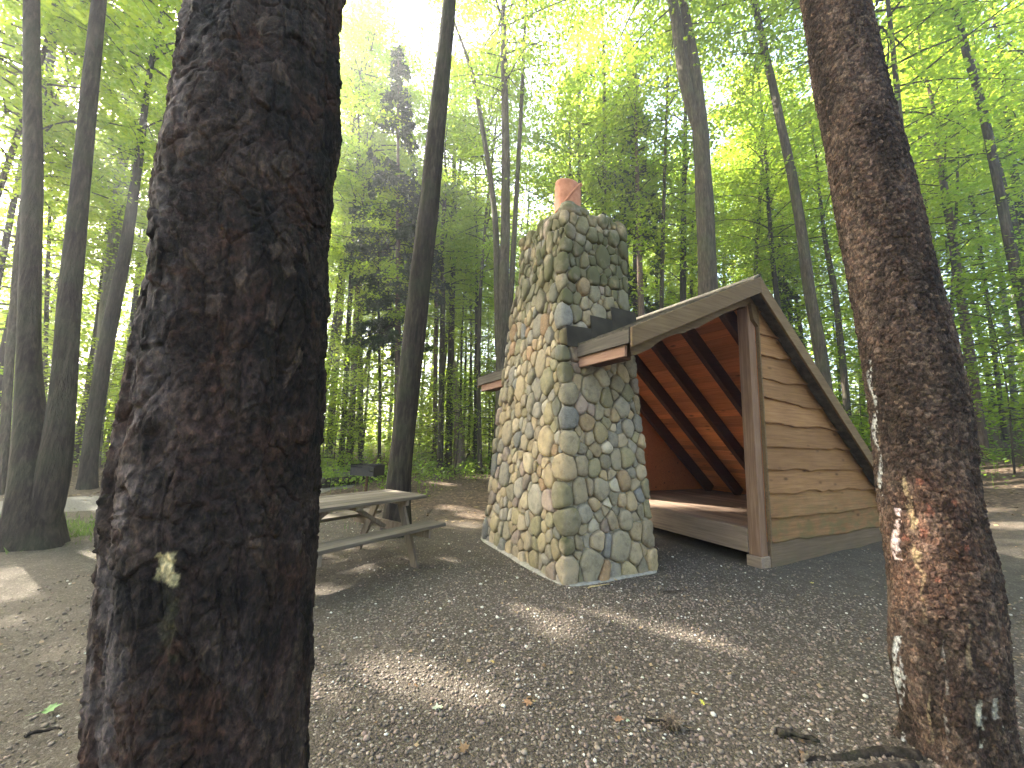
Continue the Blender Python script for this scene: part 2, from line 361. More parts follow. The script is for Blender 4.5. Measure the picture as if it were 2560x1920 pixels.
# ------------------------------------------------------------------ shelter frame: local x = depth (t), y = length (s)
AZ = R(27.4); P0 = np.array([3.189, 5.067, 0.])
def st_w(s, t, z): return P0+np.array([-math.sin(AZ), math.cos(AZ), 0])*s+np.array([math.cos(AZ), math.sin(AZ), 0])*t+np.array([0, 0, z])
SL = 3.56                      # length between walls
RB = .835; RF = .47            # slopes (back, front)
RT, RZ = -.07, 3.71            # ridge
def zb(t): return RZ-(t-RT)*RB # top of the back slope
def zf(t): return RZ-(RT-t)*RF
def build_shelter():
    r = thing('lean_to_shelter', P0, 'open wooden lean-to with wavy-edged plank side wall and red-brown plank interior', 'shelter', rz=AZ)
    # siding with live edges
    def siding(y_out, sgn, mat, name, live=True):
        V = []; F = []; Tn = []; n = 0; nx = 70
        for k in range(11):
            z0 = .29+.305*k; z1 = z0+.335
            xs = np.linspace(.176, 4.1, nx)
            w = .013*np.sin(xs*2.1+k*2.3)+.008*np.sin(xs*5.3+k*1.1)+.02*vnoise(np.stack([xs*2.6, 0*xs+k*7.3, 0*xs], 1), 3)+.012*np.abs(vnoise(np.stack([xs*9, 0*xs+k*3.1, 0*xs], 1), 8))
            w = w-.03*np.maximum(0, vnoise(np.stack([xs*3.3+k*2, 0*xs+k, 0*xs], 1), 12))**2
            top = np.minimum(z1, zb(xs)-.075); bot = np.minimum(z0+w, zb(xs)-.075)
            if xs[0] >= 4 or top[0] < z0: continue
            ok = top-bot > .004
            if ok.sum() < 2: 
                continue
            xs, top, bot = xs[ok], top[ok], bot[ok]; m = len(xs)
            rows = [(top, -.012), (top*.5+bot*.5, -.034), (bot+.012, -.052), (bot, -.047), (bot+.004, -.012)]
            bow = .004*vnoise(np.stack([xs*1.2, 0*xs+k*5, 0*xs], 1), 4)
            for z, y in rows: V.append(np.column_stack([xs, 0*xs+y_out+sgn*(-y)+bow, z]))
            for a in range(4):
                for i in range(m-1): F.append((n+a*m+i, n+a*m+i+1, n+(a+1)*m+i+1, n+(a+1)*m+i))
            n += 5*m; Tn.append(np.full(5*m, RNG.random()))
        return mesh(name, np.vstack(V), F, mat, r, tint=np.concatenate(Tn), smooth=False)
    siding(0, -1, M['siding'], 'plank_siding')
    siding(SL, 1, M['siding'], 'plank_siding')
    # wall cores (inner faces are the red planks)
    for y0, y1 in ((.002, .05), (SL-.05, SL-.002)):
        b = MB(); b.prism([(.152, .3), (4.0, .3), (4.0, zb(4.0)-.13), (.152, zb(.152)-.13)], 'y', y0, y1); b.build('inner_wall', M['plank'], r)
    # gable infill over the opening, under the front slope
    for y0, y1 in ((-.035, .0), (SL, SL+.035)):
        V = []; F = []; nx = 46; xs = np.linspace(-2.2, .155, nx)
        top = np.where(xs < RT, zf(xs), zb(xs))-.11
        bot = np.where(xs < 0, zf(xs)-.32+.012*np.sin(xs*7)+.03*np.abs(vnoise(np.stack([xs*4, 0*xs, 0*xs+y0], 1), 6)), zb(xs)-.4)
        for y, z in ((y0, top), (y0-.012, bot), (y1, bot), (y1, top)): V.append(np.column_stack([xs, 0*xs+y, z]))
        F = [(a*nx+i, a*nx+i+1, (a+1) % 4*nx+i+1, (a+1) % 4*nx+i) for a in range(4) for i in range(nx-1)]
        F += [(0, nx, 2*nx, 3*nx), (nx-1, 4*nx-1, 3*nx-1, 2*nx-1)]
        mesh('gable_board', np.vstack(V), F, M['trim'], r, tint=np.full(4*nx, .3))
    # posts and base blocks
    for y in (.0, SL-.15):
        o = MB().box(-.004, .148, y, y+.15, .13, zf(-.01)-.13, .6).build('post', M['post'], r, bevel=.006)
        MB().box(-.035, .165, y-.02, y+.17, -.06, .13, .5).build('post_base', M['rim'], r, bevel=.008)
    for y0, y1 in ((-.05, .0), (SL, SL+.05)): MB().box(.149, .176, y0, y1, .301, zb(.176)-.09).build('corner_trim', M['trim'], r, bevel=.003)
    # skirt boards
    for y0, y1 in ((-.03, .02), (SL-.02, SL+.03)):
        MB().box(.167, 3.95, y0, y1, -.06, .30).build('skirt_board', M['skirt'], r, bevel=.004)
    # deck
    b = MB()
    xs = np.arange(.02, 3.75, .142)
    for x in xs: b.box(x, x+.136, .055, SL-.055, .415+.002*RNG.random(), .452+.003*RNG.random())
    b.build('floor_deck', M['deck'], r, bevel=.003)
    MB().box(-.02, .018, .152, SL-.152, .15, .449).build('rim_joist', M['rim'], r, bevel=.004)
    b = MB()
    for y in np.arange(.6, SL-.3, .8): b.box(.05, 3.7, y, y+.05, .2, .412)
    b.build('floor_joists', M['rafter'], r)
    # ceiling planks on the back slope (run along the length) and front slope
    b = MB(); d = math.hypot(1, RB); n = np.array([RB, 0, 1.])/d; u = np.array([1, 0, -RB])/d
    Ls = (4.25-RT)*d; w = .145; k = 0; a = .02
    while a < Ls-.1:
        p = np.array([RT, 0, RZ])+u*a; q = p+u*(w-.006)
        V = []
        for y in (.0, SL):
            for (pt, off) in ((p, -.075), (q, -.075), (q, -.048), (p, -.048)):
                c = pt+n*(off+.002*(k % 2)); V.append((c[0], y, c[2]))
        b.add(V, [(0, 1, 2, 3), (7, 6, 5, 4), (0, 4, 5, 1), (1, 5, 6, 2), (2, 6, 7, 3), (3, 7, 4, 0)]); a += w; k += 1
    b.build('ceiling_boards', M['plank'], r)
    b = MB(); d2 = math.hypot(1, RF); n2 = np.array([-RF, 0, 1.])/d2; u2 = np.array([-1, 0, -RF])/d2; a = .02
    Lf = (RT+2.34)*d2
    while a < Lf-.05:
        p = np.array([RT, 0, RZ])+u2*a; q = p+u2*(w-.006); segs = [(.0, SL)]
        if q[0] < -1.34: segs = [(.0, .74), (2.34, SL)]
        for y0, y1 in segs:
            V = []
            for y in (y0, y1):
                for (pt, off) in ((p, -.075), (q, -.075), (q, -.048), (p, -.048)):
                    c = pt+n2*off; V.append((c[0], y, c[2]))
            b.add(V, [(0, 1, 2, 3), (7, 6, 5, 4), (0, 4, 5, 1), (1, 5, 6, 2), (2, 6, 7, 3), (3, 7, 4, 0)])
        a += w
    b.build('ceiling_boards', M['plank'], r)
    # rafters
    for y in (.32, 1.03, 1.74, 2.45, 3.16):
        a = np.array([RT+.05, y, RZ-.05*RB])-n*.19; e = np.array([3.62, y, zb(3.62)])-n*.19
        MB().beam(a, e, .09, .228, up=tuple(n)).build('rafter', M['rafter'], r, bevel=.003)
    for y in (-.045+.09, .62, 2.45, 3.1):
        a = np.array([RT-.05, y, RZ-.05*RF])-n2*.15; e = np.array([-2.2, y, zf(-2.2)])-n2*.15
        MB().beam(a, e, .05, .14, up=tuple(n2)).build('rafter', M['rafter'], r)
    MB().box(RT-.03, RT+.03, .0, SL, RZ-.34, RZ-.1).build('ridge_beam', M['rafter'], r)
    # roof slopes with stepped shingle courses
    def slope(org, uu, nn, length, spans):
        b = MB(); a = 0.; k = 0
        while a < length:
            e = min(a+.2, length)
            for y0, y1 in spans(a, e):
                m = max(2, int((y1-y0)/.17)); ys = np.linspace(y0, y1, m+1)
                for i in range(m):
                    ya, yb = ys[i]+.002, ys[i+1]-.002
                    if i == 0: ya = y0
                    if i == m-1: yb = y1
                    dz = .006*RNG.random(); V = []
                    for y in (ya, yb):
                        for (s_, off) in ((a, -.046), (e+.02, -.046), (e+.02, .016+dz), (a, -.004)):
                            c = org+uu*s_+nn*off; V.append((c[0], y, c[2]))
                    b.add(V, [(0, 1, 2, 3), (7, 6, 5, 4), (0, 4, 5, 1), (1, 5, 6, 2), (2, 6, 7, 3), (3, 7, 4, 0)])
            a += .2; k += 1
        return b.build('roof_slope', M['shingle'], r)
    org = np.array([RT, 0, RZ])
    slope(org, u, n, (4.3-RT)*d, lambda a, e: [(-.205, SL+.205)])
    slope(org, u2, n2, (RT+2.36)*d2, lambda a, e: [(-.205, SL+.205)] if RT-e/d2 > -1.38 else [(-.205, .80), (2.30, SL+.205)])
    b = MB(); b.prism([(RT-.14, RZ-.14*RF+.012), (RT, RZ+.028), (RT+.1, RZ-.1*RB+.02), (RT+.1, RZ-.1*RB+.04), (RT, RZ+.055), (RT-.14, RZ-.14*RF+.035)], 'y', -.225, SL+.225)
    b.build('ridge_cap', M['shingle'], r)
    # rake boards
    for y0, y1 in ((-.235, -.203), (SL+.203, SL+.235)):
        hh = .195
        b = MB(); b.prism([(RT, RZ+.012), (-2.37, zf(-2.37)+.012), (-2.37, zf(-2.37)-hh), (RT, RZ-hh-.01)], 'y', y0, y1); b.build('rake_board', M['trim'], r, bevel=.004)
        b = MB(); b.prism([(RT+.003, RZ+.012), (RT+.003, RZ-hh-.02), (4.3, zb(4.3)-.19), (4.3, zb(4.3)+.012)], 'y', y0, y1); b.build('rake_board', M['trim'], r, bevel=.004)
    # eave fascias, broken by the chimney
    for y0, y1 in ((-.2, .72), (2.34, SL+.2)):
        MB().box(-2.385, -2.35, y0, y1, zf(-2.36)-.155, zf(-2.36)-.012).build('fascia', M['fascia'], r, bevel=.004)
        MB().box(-2.345, -2.31, y0+.1 if y0 < 0 else y0, y1 if y0 < 0 else y1-.1, zf(-2.36)-.27, zf(-2.36)-.15).build('fascia', M['fascia_pink'], r, bevel=.003)
        MB().box(-2.30, -2.16, y0+.2, y1-.2, zf(-2.3)-.3, zf(-2.3)-.17).build('eave_beam', M['rafter'], r)
    return r
build_shelter()

# ------------------------------------------------------------------ fireplace chimney of field stones
CHH = 4.6
def ch_corner(i, z):
    z = np.asarray(z, float)
    sn = .41+.12*np.minimum(z, 3.6)+.035*np.maximum(z-3.6, 0); tn = -2.69+.06*z
    sf = np.where(z < 3.5, 2.47-.075*z, np.where(z > 3.66, 2.2-.03*(z-3.66)-.12, 2.21-(z-3.5)*.8)); tf = -1.40+0*z
    s, t = [(sf, tn), (sn, tn), (sn, tf), (sf, tf)][i % 4]
    return np.stack([t, s, z], -1)     # local x=t, y=s
SIDE = [2.0, 1.25, 1.7, 1.25]; SN = [np.array([-1, 0, .06]), np.array([0, -1, .12]), np.array([1, 0, 0.]), np.array([0, 1, .08])]
SN = [x/np.linalg.norm(x) for x in SN]; CUM = np.cumsum([0]+SIDE); PER = CUM[-1]
def ch_map(u, v, h):
    u = np.mod(np.asarray(u, float), PER); v = np.asarray(v, float); i = np.clip(np.searchsorted(CUM, u, side='right')-1, 0, 3)
    out = np.zeros((len(u), 3))
    for k in range(4):
        m = i == k
        if not m.any(): continue
        f = (u[m]-CUM[k])/SIDE[k]; a = ch_corner(k, v[m]); b = ch_corner(k+1, v[m])
        d0 = f*SIDE[k]; d1 = (1-f)*SIDE[k]; w0 = .5*np.clip(1-d0/.10, 0, 1); w1 = .5*np.clip(1-d1/.10, 0, 1)
        n = SN[k]*(1-w0-w1)[:, None]+SN[(k-1) % 4]*w0[:, None]+SN[(k+1) % 4]*w1[:, None]
        out[m] = a+(b-a)*f[:, None]+n*np.asarray(h)[m][:, None]
    return out
def clip_poly(P, q, c):
    """keep points with dot(p,q) <= c"""
    out = []; n = len(P)
    for i in range(n):
        a, b = P[i], P[(i+1) % n]; da = a@q-c; db = b@q-c
        if da <= 0: out.append(a)
        if da*db < 0: out.append(a+(b-a)*(da/(da-db)))
    return out
def build_chimney():
    rg = np.random.default_rng(5); EL = .93
    root = thing('stone_chimney', P0, 'tall field-stone fireplace chimney standing in front of the lean-to', 'chimney', rz=AZ)
    seeds = []
    for c in CUM[:4]:
        z = .03*rg.random()
        while z < CHH-.05:
            rq = rg.uniform(.085, .17); z += rq*.9; seeds.append((c+rg.uniform(-.08, .08), z, rq)); z += rq*.9+rg.uniform(0, .03)
    S = [np.array(x) for x in seeds]
    for rmin, rmax, tries in ((.12, .185, 90), (.08, .115, 900), (.052, .08, 4500), (.034, .05, 3000)):
        for _ in range(tries):
            r_ = rg.uniform(rmin, rmax); c = np.array([rg.uniform(0, PER), rg.uniform(.02, CHH-.02), r_])
            ok = True; A = np.array(S); du = np.abs(A[:, 0]-c[0]); du = np.minimum(du, PER-du)
            if (np.hypot(du*1.12, (A[:, 1]-c[1])*EL) > (A[:, 2]+r_)*.92).all(): S.append(c)
    S = np.array(S); S[:, 1] *= EL
    pal = np.array([(.36, .28, .175), (.33, .27, .185), (.28, .25, .2), (.26, .225, .16), (.40, .325, .22), (.33, .215, .125), (.35, .25, .15), (.32, .245, .2), (.45, .4, .31), (.185, .18, .165), (.25, .22, .135), (.31, .255, .15), (.215, .17, .135)])
    pw = np.array([4, 4, 4, 4, 2.5, .6, .6, .9, 1.5, 1.2, 2.5, 2, 1.2]); pw /= pw.sum()
    V = []; F = []; C = []; T = []; n0 = 0; K = 18
    for i, (u, v, r_) in enumerate(S):
        P = [np.array(p) for p in ((-.5, -.5), (.5, -.5), (.5, .5), (-.5, .5))]
        du = S[:, 0]-u; du = (du+PER/2) % PER-PER/2; dv = S[:, 1]-v
        near = np.where((np.hypot(du, dv) < .75) & (np.arange(len(S)) != i))[0]
        for j in near:
            q = np.array([du[j], dv[j]]); d2 = q@q; c = .5*(d2+r_**2-S[j, 2]**2)
            P = clip_poly(P, q, c)
            if len(P) < 3: break
        if len(P) < 3: continue
        P = clip_poly(P, np.array([0, 1.]), CHH*EL-v+.04*rg.normal()); P = clip_poly(P, np.array([0, -1.]), v+.03) if len(P) > 2 else P
        if len(P) < 3: continue
        P = np.array(P); P[:, 1] /= EL; v = v/EL; gap = rg.uniform(.002, .008); cen = P.mean(0)
        # inset, then round the corners
        Q = [p for p in P]
        for a in range(len(P)):
            e = P[(a+1) % len(P)]-P[a]; l = np.hypot(*e)
            if l < 1e-5: continue
            nn = np.array([e[1], -e[0]])/l
            Q = clip_poly(Q, nn, P[a]@nn-gap)
            if len(Q) < 3: break
        if len(Q) < 3: continue
        Q = np.array(Q)
        ck = rg.uniform(.08, .22)
        for _ in range(2):
            B = np.roll(Q, -1, 0); Q = np.stack([Q*(1-ck)+B*ck, Q*ck+B*(1-ck)], 1).reshape(-1, 2)
        dirn = Q-Q.mean(0); Q = Q+dirn*(.10*vnoise(np.column_stack([dirn*14, np.full(len(Q), i*2.3)]), 6))[:, None]
        L_ = np.concatenate([[0], np.cumsum(np.hypot(*(np.roll(Q, -1, 0)-Q).T))]); tt = np.linspace(0, L_[-1], K, endpoint=False)
        QQ = np.vstack([Q, Q[:1]]); Q = np.stack([np.interp(tt, L_, QQ[:, a]) for a in (0, 1)], 1)
        cen = Q.mean(0); size = np.sqrt((np.ptp(Q[:, 0])*np.ptp(Q[:, 1])))
        if size < .035: continue
        H = np.clip(.24*size, .022, .062)*rg.uniform(.6, 1.35); sx = rg.uniform(-.3, .3); sy = rg.uniform(-.3, .3)
        rings = []; flat = rg.uniform(.0, 1)
        for sc_, hh in ((1.0, -.035), (1.0, .2*H), (.965, .55*H), (.88, (.76+.12*flat)*H), (.70, (.9+.08*flat)*H), (.36, H), (.0, H)):
            q = cen+(Q-cen)*sc_ if sc_ > 0 else cen[None]
            hgt = np.full(len(q), hh); 
            if hh > 0: hgt = hgt*(1+((q-cen)@np.array([sx, sy]))/size)+.004*vnoise(np.column_stack([(q+[u, v])*26, np.full(len(q), i*1.7)]), 2)+.010*vnoise(np.column_stack([(q+[u, v])*10, np.full(len(q), i*3.1)]), 9)*(hh/H)
            rings.append((q, hgt))
        q = np.vstack([a for a, _ in rings]); hgt = np.concatenate([b for _, b in rings])
        W = ch_map(u+q[:, 0], v+q[:, 1], hgt); V.append(W); m = len(W)
        for a in range(5):
            for b_ in range(K): F.append((n0+a*K+b_, n0+a*K+(b_+1) % K, n0+(a+1)*K+(b_+1) % K, n0+(a+1)*K+b_))
        for b_ in range(K): F.append((n0+5*K+b_, n0+5*K+(b_+1) % K, n0+6*K))
        n0 += m
        col = pal[rg.choice(len(pal), p=pw)]*rg.uniform(.7, 1.12)*np.array([1.0, .965, .92]); C.append(np.tile(col, (m, 1)))
        dc = np.min(np.abs(np.array([u-CUM[1]]))); moss = .12+1.1*sstep(2.9, 4.0, v)+.9*np.clip(1-dc/.3, 0, 1)*(rg.random() < .75)
        T.append(np.full(m, np.clip(moss*rg.uniform(.6, 1.2), 0, 1.3)))
    # boulders bedded in the crown of the stack
    import bmesh
    bm = bmesh.new(); bmesh.ops.create_icosphere(bm, subdivisions=3, radius=1); iv = np.array([x.co[:] for x in bm.verts]); jf = [tuple(x.index for x in f.verts) for f in bm.faces]; bm.free()
    for k in range(34):
        u = (k+.3*rg.random())/34*PER; sz = np.array([rg.uniform(.08, .13), rg.uniform(.08, .13), rg.uniform(.06, .1)])
        p = ch_map(np.array([u]), np.array([CHH-.02]), np.array([-.07]))[0]
        W = iv*(1+.14*vnoise(iv*1.6+k*9, 3)[:, None]); W = np.sign(W)*np.abs(W)**.85*sz
        a = rg.uniform(0, 6.28); W = W@np.array([[math.cos(a), -math.sin(a), 0], [math.sin(a), math.cos(a), 0], [0, 0, 1]]).T+p+np.array([0, 0, .03*rg.normal()])
        V.append(W); F += [tuple(x+n0 for x in f) for f in jf]; n0 += len(W); C.append(np.tile(pal[rg.choice(len(pal), p=pw)]*.8, (len(W), 1))); T.append(np.full(len(W), .9))
    mesh('field_stones', np.vstack(V), F, M['stone'], root, smooth=True, color=np.vstack(C), tint=np.concatenate(T))
    # mortar core
    nu, nv = 150, 110; u = np.linspace(0, PER, nu, endpoint=False); v = np.linspace(-.12, CHH-.03, nv)
    U, Vv = np.meshgrid(u, v); h = .008*fbm(np.column_stack([U.ravel()*9, Vv.ravel()*9, 0*U.ravel()]), 3, 4)-.006
    W = ch_map(U.ravel(), Vv.ravel(), h); F2 = [tuple(f) for f in grid_faces(nv, nu, True)]
    top = W[-nu:]; c = top.mean(0); W = np.vstack([W, c+np.array([0, 0, .1])]); F2 += [((nv-1)*nu+j, (nv-1)*nu+(j+1) % nu, nv*nu) for j in range(nu)]
    mesh('mortar_core', W, F2, M['mortar'], root, smooth=True)
    # footing
    b = MB(); nn = 60; V2 = []
    for (h, z) in ((.075, -.1), (.07, .012), (.045, .026), (-.05, .03)):
        u = np.linspace(0, PER, nn, endpoint=False); V2.append(ch_map(u, np.zeros(nn), np.full(nn, h))+np.column_stack([0*u, 0*u, z+.008*vnoise(np.column_stack([u*5, 0*u, 0*u]), 3)]))
    mesh('footing', np.vstack(V2), grid_faces(4, nn, True), M['concrete'], root, smooth=True)
    # stepped flashing along the roof line
    for k, (t0, t1, z0, z1) in enumerate(((-2.54, -2.16, 2.60, 2.88), (-2.157, -1.80, 2.70, 3.06), (-1.797, -1.36, 2.86, 3.25))):
        V3 = []
        for off in (.078, .07):
            for t, z in ((t0, z0), (t1, z0), (t1, z1), (t0, z1-.02*(k == 0))): V3.append((t, .41+.12*z-off-.012, z))
        mesh('flashing', V3, [(0, 1, 2, 3), (7, 6, 5, 4), (0, 4, 5, 1), (1, 5, 6, 2), (2, 6, 7, 3), (3, 7, 4, 0)], M['flash'], root)
    # clay flue with a slanting band
    n = 40; a = np.linspace(0, 2*np.pi, n, endpoint=False); pc = np.array([-1.86, 1.64]); V4 = []; prof = ((.215, 4.5), (.212, 5.0), (.206, 5.45), (.203, 5.52), (.20, 5.545), (.182, 5.545), (.175, 5.5), (.17, 4.9))
    cut = -.0
    for rr, z in prof:
        zz = z+(.05*np.cos(a-2.2) if z > 5.2 else 0)*np.ones(n)
        V4.append(np.column_stack([pc[0]+rr*np.cos(a), pc[1]+rr*np.sin(a), zz]))
    flue = mesh('clay_flue', np.vstack(V4), grid_faces(len(prof), n, True), M['clay'], root, smooth=True)
    # the band climbs round the side that faces away from the roof
    aa = np.linspace(R(175), R(318), 30); zz = 5.02+.5*sstep(R(182), R(318), aa)
    pts = np.column_stack([pc[0]+.214*np.cos(aa), pc[1]+.214*np.sin(aa), zz]); Vt, Ft = tube(pts, .02, 8); mesh('band', Vt, Ft, M['clay'], flue, smooth=True)
build_chimney()

# ------------------------------------------------------------------ picnic table
def build_table():
    e = at_y(1065, 1238, 5.0); az = R(90-33.5)
    # root at the middle of the table, local x along its length
    c, s = math.cos(az), math.sin(az); right = np.array([c, s]); out = np.array([s, -c])   # out = towards the near bench
    end = np.array([-1.04, 4.99]); mid = end-right*.92-out*.35
    g = float(gz(*mid)); r = thing('picnic_table', (mid[0], mid[1], g), 'weathered grey wooden picnic table with attached benches, partly behind the big trunk', 'picnic table', rz=az)
    b = MB()
    for k in range(5): b.box(-.94, .94, -.37+.149*k, -.37+.149*k+.142, .712, .75)
    b.build('table_top', M['grey'], r, bevel=.004)
    for y in (-.715, .465):
        b = MB(); b.box(-.94, .94, y, y+.25, .425, .463); b.build('bench_seat', M['grey'], r, bevel=.005)
    for x in (-.66, .66):
        MB().beam((x, -.34, .69), (x, .34, .69), .04, .085).build('cleat', M['tleg'], r)
        MB().beam((x+.042, -.70, .375), (x+.042, .70, .375), .04, .1).build('bench_support', M['tleg'], r)
        for sg in (-1, 1):
            MB().beam((x-.0, sg*.22, .66), (x-.0, sg*.54, -.02), .04, .1, up=(0, 1, 0)).build('leg', M['tleg'], r, bevel=.004)
    for sg in (-1, 1):
        MB().beam((sg*.6, 0, .38), (sg*.08, 0, .7), .09, .04, up=(0, 0, 1)).build('brace', M['tleg'], r)
    MB().beam((-.0, -.34, .69), (-.0, .34, .69), .09, .04).build('cleat', M['tleg'], r)
build_table()

# ------------------------------------------------------------------ grill
def build_grill():
    p = hit(911, 1268); r = thing('pedestal_grill', p, 'black box grill on a rusty post behind the picnic table', 'grill', rz=R(-14))
    MB().tube([(0, 0, -.1), (0, 0, .64)], .028, 10).build('post', M['rust'], r, smooth=False)
    b = MB(); w, d, h, t = .27, .2, .22, .006; z = .64
    b.box(-w, w, -d, d, z, z+t); b.box(-w, -w+t, -d, d, z+t, z+h); b.box(w-t, w, -d, d, z+t, z+h); b.box(-w+t, w-t, d-t, d, z+t, z+h); b.box(-w+t, w-t, -d, -d+t, z+t, z+.165)
    b.build('firebox', M['iron'], r)
    b = MB()
    for k in range(13): b.tube([(-w+.03+k*.04, -d-.02, z+h-.03), (-w+.03+k*.04, d-.01, z+h-.03)], .005, 6)
    b.tube([(-w-.05, -d-.02, z+h-.03), (w+.05, -d-.02, z+h-.03)], .007, 6); b.tube([(-w, -.0, z+h-.037), (w, .0, z+h-.037)], .006, 6); b.build('grate', M['iron'], r)
    for sg in (-1, 1):
        b = MB(); b.tube([(sg*(w-.02), -d-.0, z+.1), (sg*(w-.02), -d-.1, z+.1), (sg*(w-.02), -d-.13, z+.13)], .008, 6); b.build('handle', M['iron'], r)
build_grill()

# ------------------------------------------------------------------ foliage
def diamonds(Cn, size, nrm, rg, asp=.78, head=None):
    n = len(Cn); nrm = nrm/np.linalg.norm(nrm, axis=1)[:, None]
    t = rg.normal(size=(n, 3)) if head is None else head
    t = t-nrm*(t*nrm).sum(1)[:, None]; t /= np.linalg.norm(t, axis=1)[:, None]+1e-9; b = np.cross(nrm, t)
    sz = size[:, None]; 
    V = np.stack([Cn-t*sz*.5, Cn+b*sz*asp*.5-t*sz*.05-nrm*sz*.06, Cn+t*sz*.5, Cn-b*sz*asp*.5-t*sz*.05-nrm*sz*.06], 1).reshape(-1, 3)
    return V, np.arange(4*n).reshape(n, 4)
def sprays(rg, cen, rad, per, leaf, tilt=.5, flat=.16, droop=.25):
    m = len(cen); idx = np.repeat(np.arange(m), per); n = len(idx)
    a = rg.uniform(0, 2*np.pi, n); q = np.sqrt(rg.random(n))*rad[idx]
    off = np.column_stack([q*np.cos(a), q*np.sin(a), rg.normal(size=n)*flat*rad[idx]-droop*q*q/np.maximum(rad[idx], .1)])
    P = cen[idx]+off; nm = np.column_stack([rg.normal(size=(n, 2))*tilt, np.ones(n)])
    nm[:, :2] += off[:, :2]*.35
    size = leaf*rg.uniform(.65, 1.25, n); base = rg.random(m)
    tint = np.clip(base[idx]*.6+rg.random(n)*.5-.05, 0, 1)
    V, F = diamonds(P, size, nm, rg)
    return V, F, np.repeat(tint, 4)
def crown_data(seed, H, h0, Rr, nb, per, leaf, prof='maple', axis=None, cull=None):
    """branches + leaf sprays round a (possibly bent) stem; axis(h)->(x,y)"""
    rg = np.random.default_rng(seed); cen = []; rad = []; BV = []; BF = []; bn = 0
    ax = axis or (lambda h: np.array([.0, .0]))
    for i in range(nb):
        f = (i+rg.random())/nb; h = h0+(H-h0)*f**.92
        pr = (math.sin(math.pi*min(1, .12+f*.86))**.7) if prof == 'maple' else 1-f*.9
        if prof == 'under': pr = 1-.55*f
        Lb = Rr*pr*rg.uniform(.55, 1.12); az = i*2.399+rg.normal()*.5; rise = rg.uniform(.05, .5)*(0.5+f)
        k = 5; tt = np.linspace(0, 1, k); x0, y0 = ax(h)
        wob = rg.normal(size=2)*.12*Lb
        bx = x0+np.cos(az)*Lb*tt+wob[0]*tt*tt; by = y0+np.sin(az)*Lb*tt+wob[1]*tt*tt; bz = h+Lb*(rise*tt-.28*tt**2.2)
        pts = np.column_stack([bx, by, bz]); r_ = (.012+.009*Lb)*(1-.85*tt)
        Vb, Fb = tube(pts, r_, 4, False); BV.append(Vb); BF += [tuple(x+bn for x in q) for q in Fb]; bn += len(Vb)
        ns = max(2, int(Lb*2.0))
        for s in range(ns):
            q = .25+.8*(s+rg.random())/ns; lat = rg.normal()*.28*Lb*min(q, .9)
            px = np.interp(q, tt, bx); py = np.interp(q, tt, by); pz = np.interp(q, tt, bz)
            c = np.array([px-np.sin(az)*lat, py+np.cos(az)*lat, pz+rg.normal()*.15-.06*abs(lat)])
            cen.append(c); rad.append(rg.uniform(.38, .8))
            if abs(lat) > .15:
                tw = np.array([[px-(np.cos(az))*abs(lat)*.5, py-np.sin(az)*abs(lat)*.5, np.interp(max(0, q-.15), tt, bz)], (c+[px, py, pz])/2+[0, 0, .05], c])
                Vb, Fb = tube(tw, (.007, .005, .002), 3, False); BV.append(Vb); BF += [tuple(x+bn for x in q2) for q2 in Fb]; bn += len(Vb)
    cen = np.array(cen); rad = np.array(rad)
    V, F, T = sprays(rg, cen, rad, per, leaf)
    return V, F, T, np.vstack(BV), np.array(BF)
def crown_mesh(name, data, leafmat, barkmat):
    V, F, T, BV, BF = data
    o = mesh(name, np.vstack([V, BV]), np.vstack([F, BF+len(V)]), [leafmat, barkmat], midx=np.concatenate([np.zeros(len(F)), np.ones(len(BF))]), tint=np.concatenate([T, np.zeros(len(BV))]))
    me = o.data; bpy.data.objects.remove(o); return me
def spruce_data(seed, H, h0, Rr, whorls, leaf=.24):
    rg = np.random.default_rng(seed); P = []; Nn = []; Hd = []; S = []; BV = []; BF = []; bn = 0
    for w in range(whorls):
        f = (w+rg.random()*.6)/whorls; h = h0+(H-h0)*f; Lb = Rr*(1-f*.86)*rg.uniform(.65, 1.1)*(0.75 if f < .15 else 1)
        for j in range(rg.integers(3, 6)):
            az = rg.uniform(0, 6.28); l = Lb*rg.uniform(.6, 1.1); tt = np.linspace(0, 1, 6)
            bx = np.cos(az)*l*tt; by = np.sin(az)*l*tt; bz = h+l*(.1*tt-.55*tt**1.7+.12*tt**4)
            Vb, Fb = tube(np.column_stack([bx, by, bz]), .016*(1-.8*tt)+.003, 4, False); BV.append(Vb); BF += [tuple(x+bn for x in q) for q in Fb]; bn += len(Vb)
            n = int(l*95); q = .15+.85*np.sqrt(rg.random(n)); lat = rg.normal(size=n)*.16*l*(1.15-q)+rg.normal(size=n)*.05
            c = np.column_stack([np.interp(q, tt, bx)-np.sin(az)*lat, np.interp(q, tt, by)+np.cos(az)*lat, np.interp(q, tt, bz)-np.abs(rg.normal(size=n))*.16-.1*np.abs(lat)])
            P.append(c); Hd.append(np.column_stack([np.cos(az)*.5-np.sin(az)*np.sign(lat)*.6, np.sin(az)*.5+np.cos(az)*np.sign(lat)*.6, -.7+0*lat])+rg.normal(size=(n, 3))*.35)
            Nn.append(rg.normal(size=(n, 3))*.6+np.array([0, 0, .6])); S.append(leaf*rg.uniform(.6, 1.3, n))
    P = np.vstack(P); V, F = diamonds(P, np.concatenate(S), np.vstack(Nn), rg, .3, np.vstack(Hd))
    return V, F, np.repeat(rg.random(len(P)), 4), np.vstack(BV), np.array(BF)

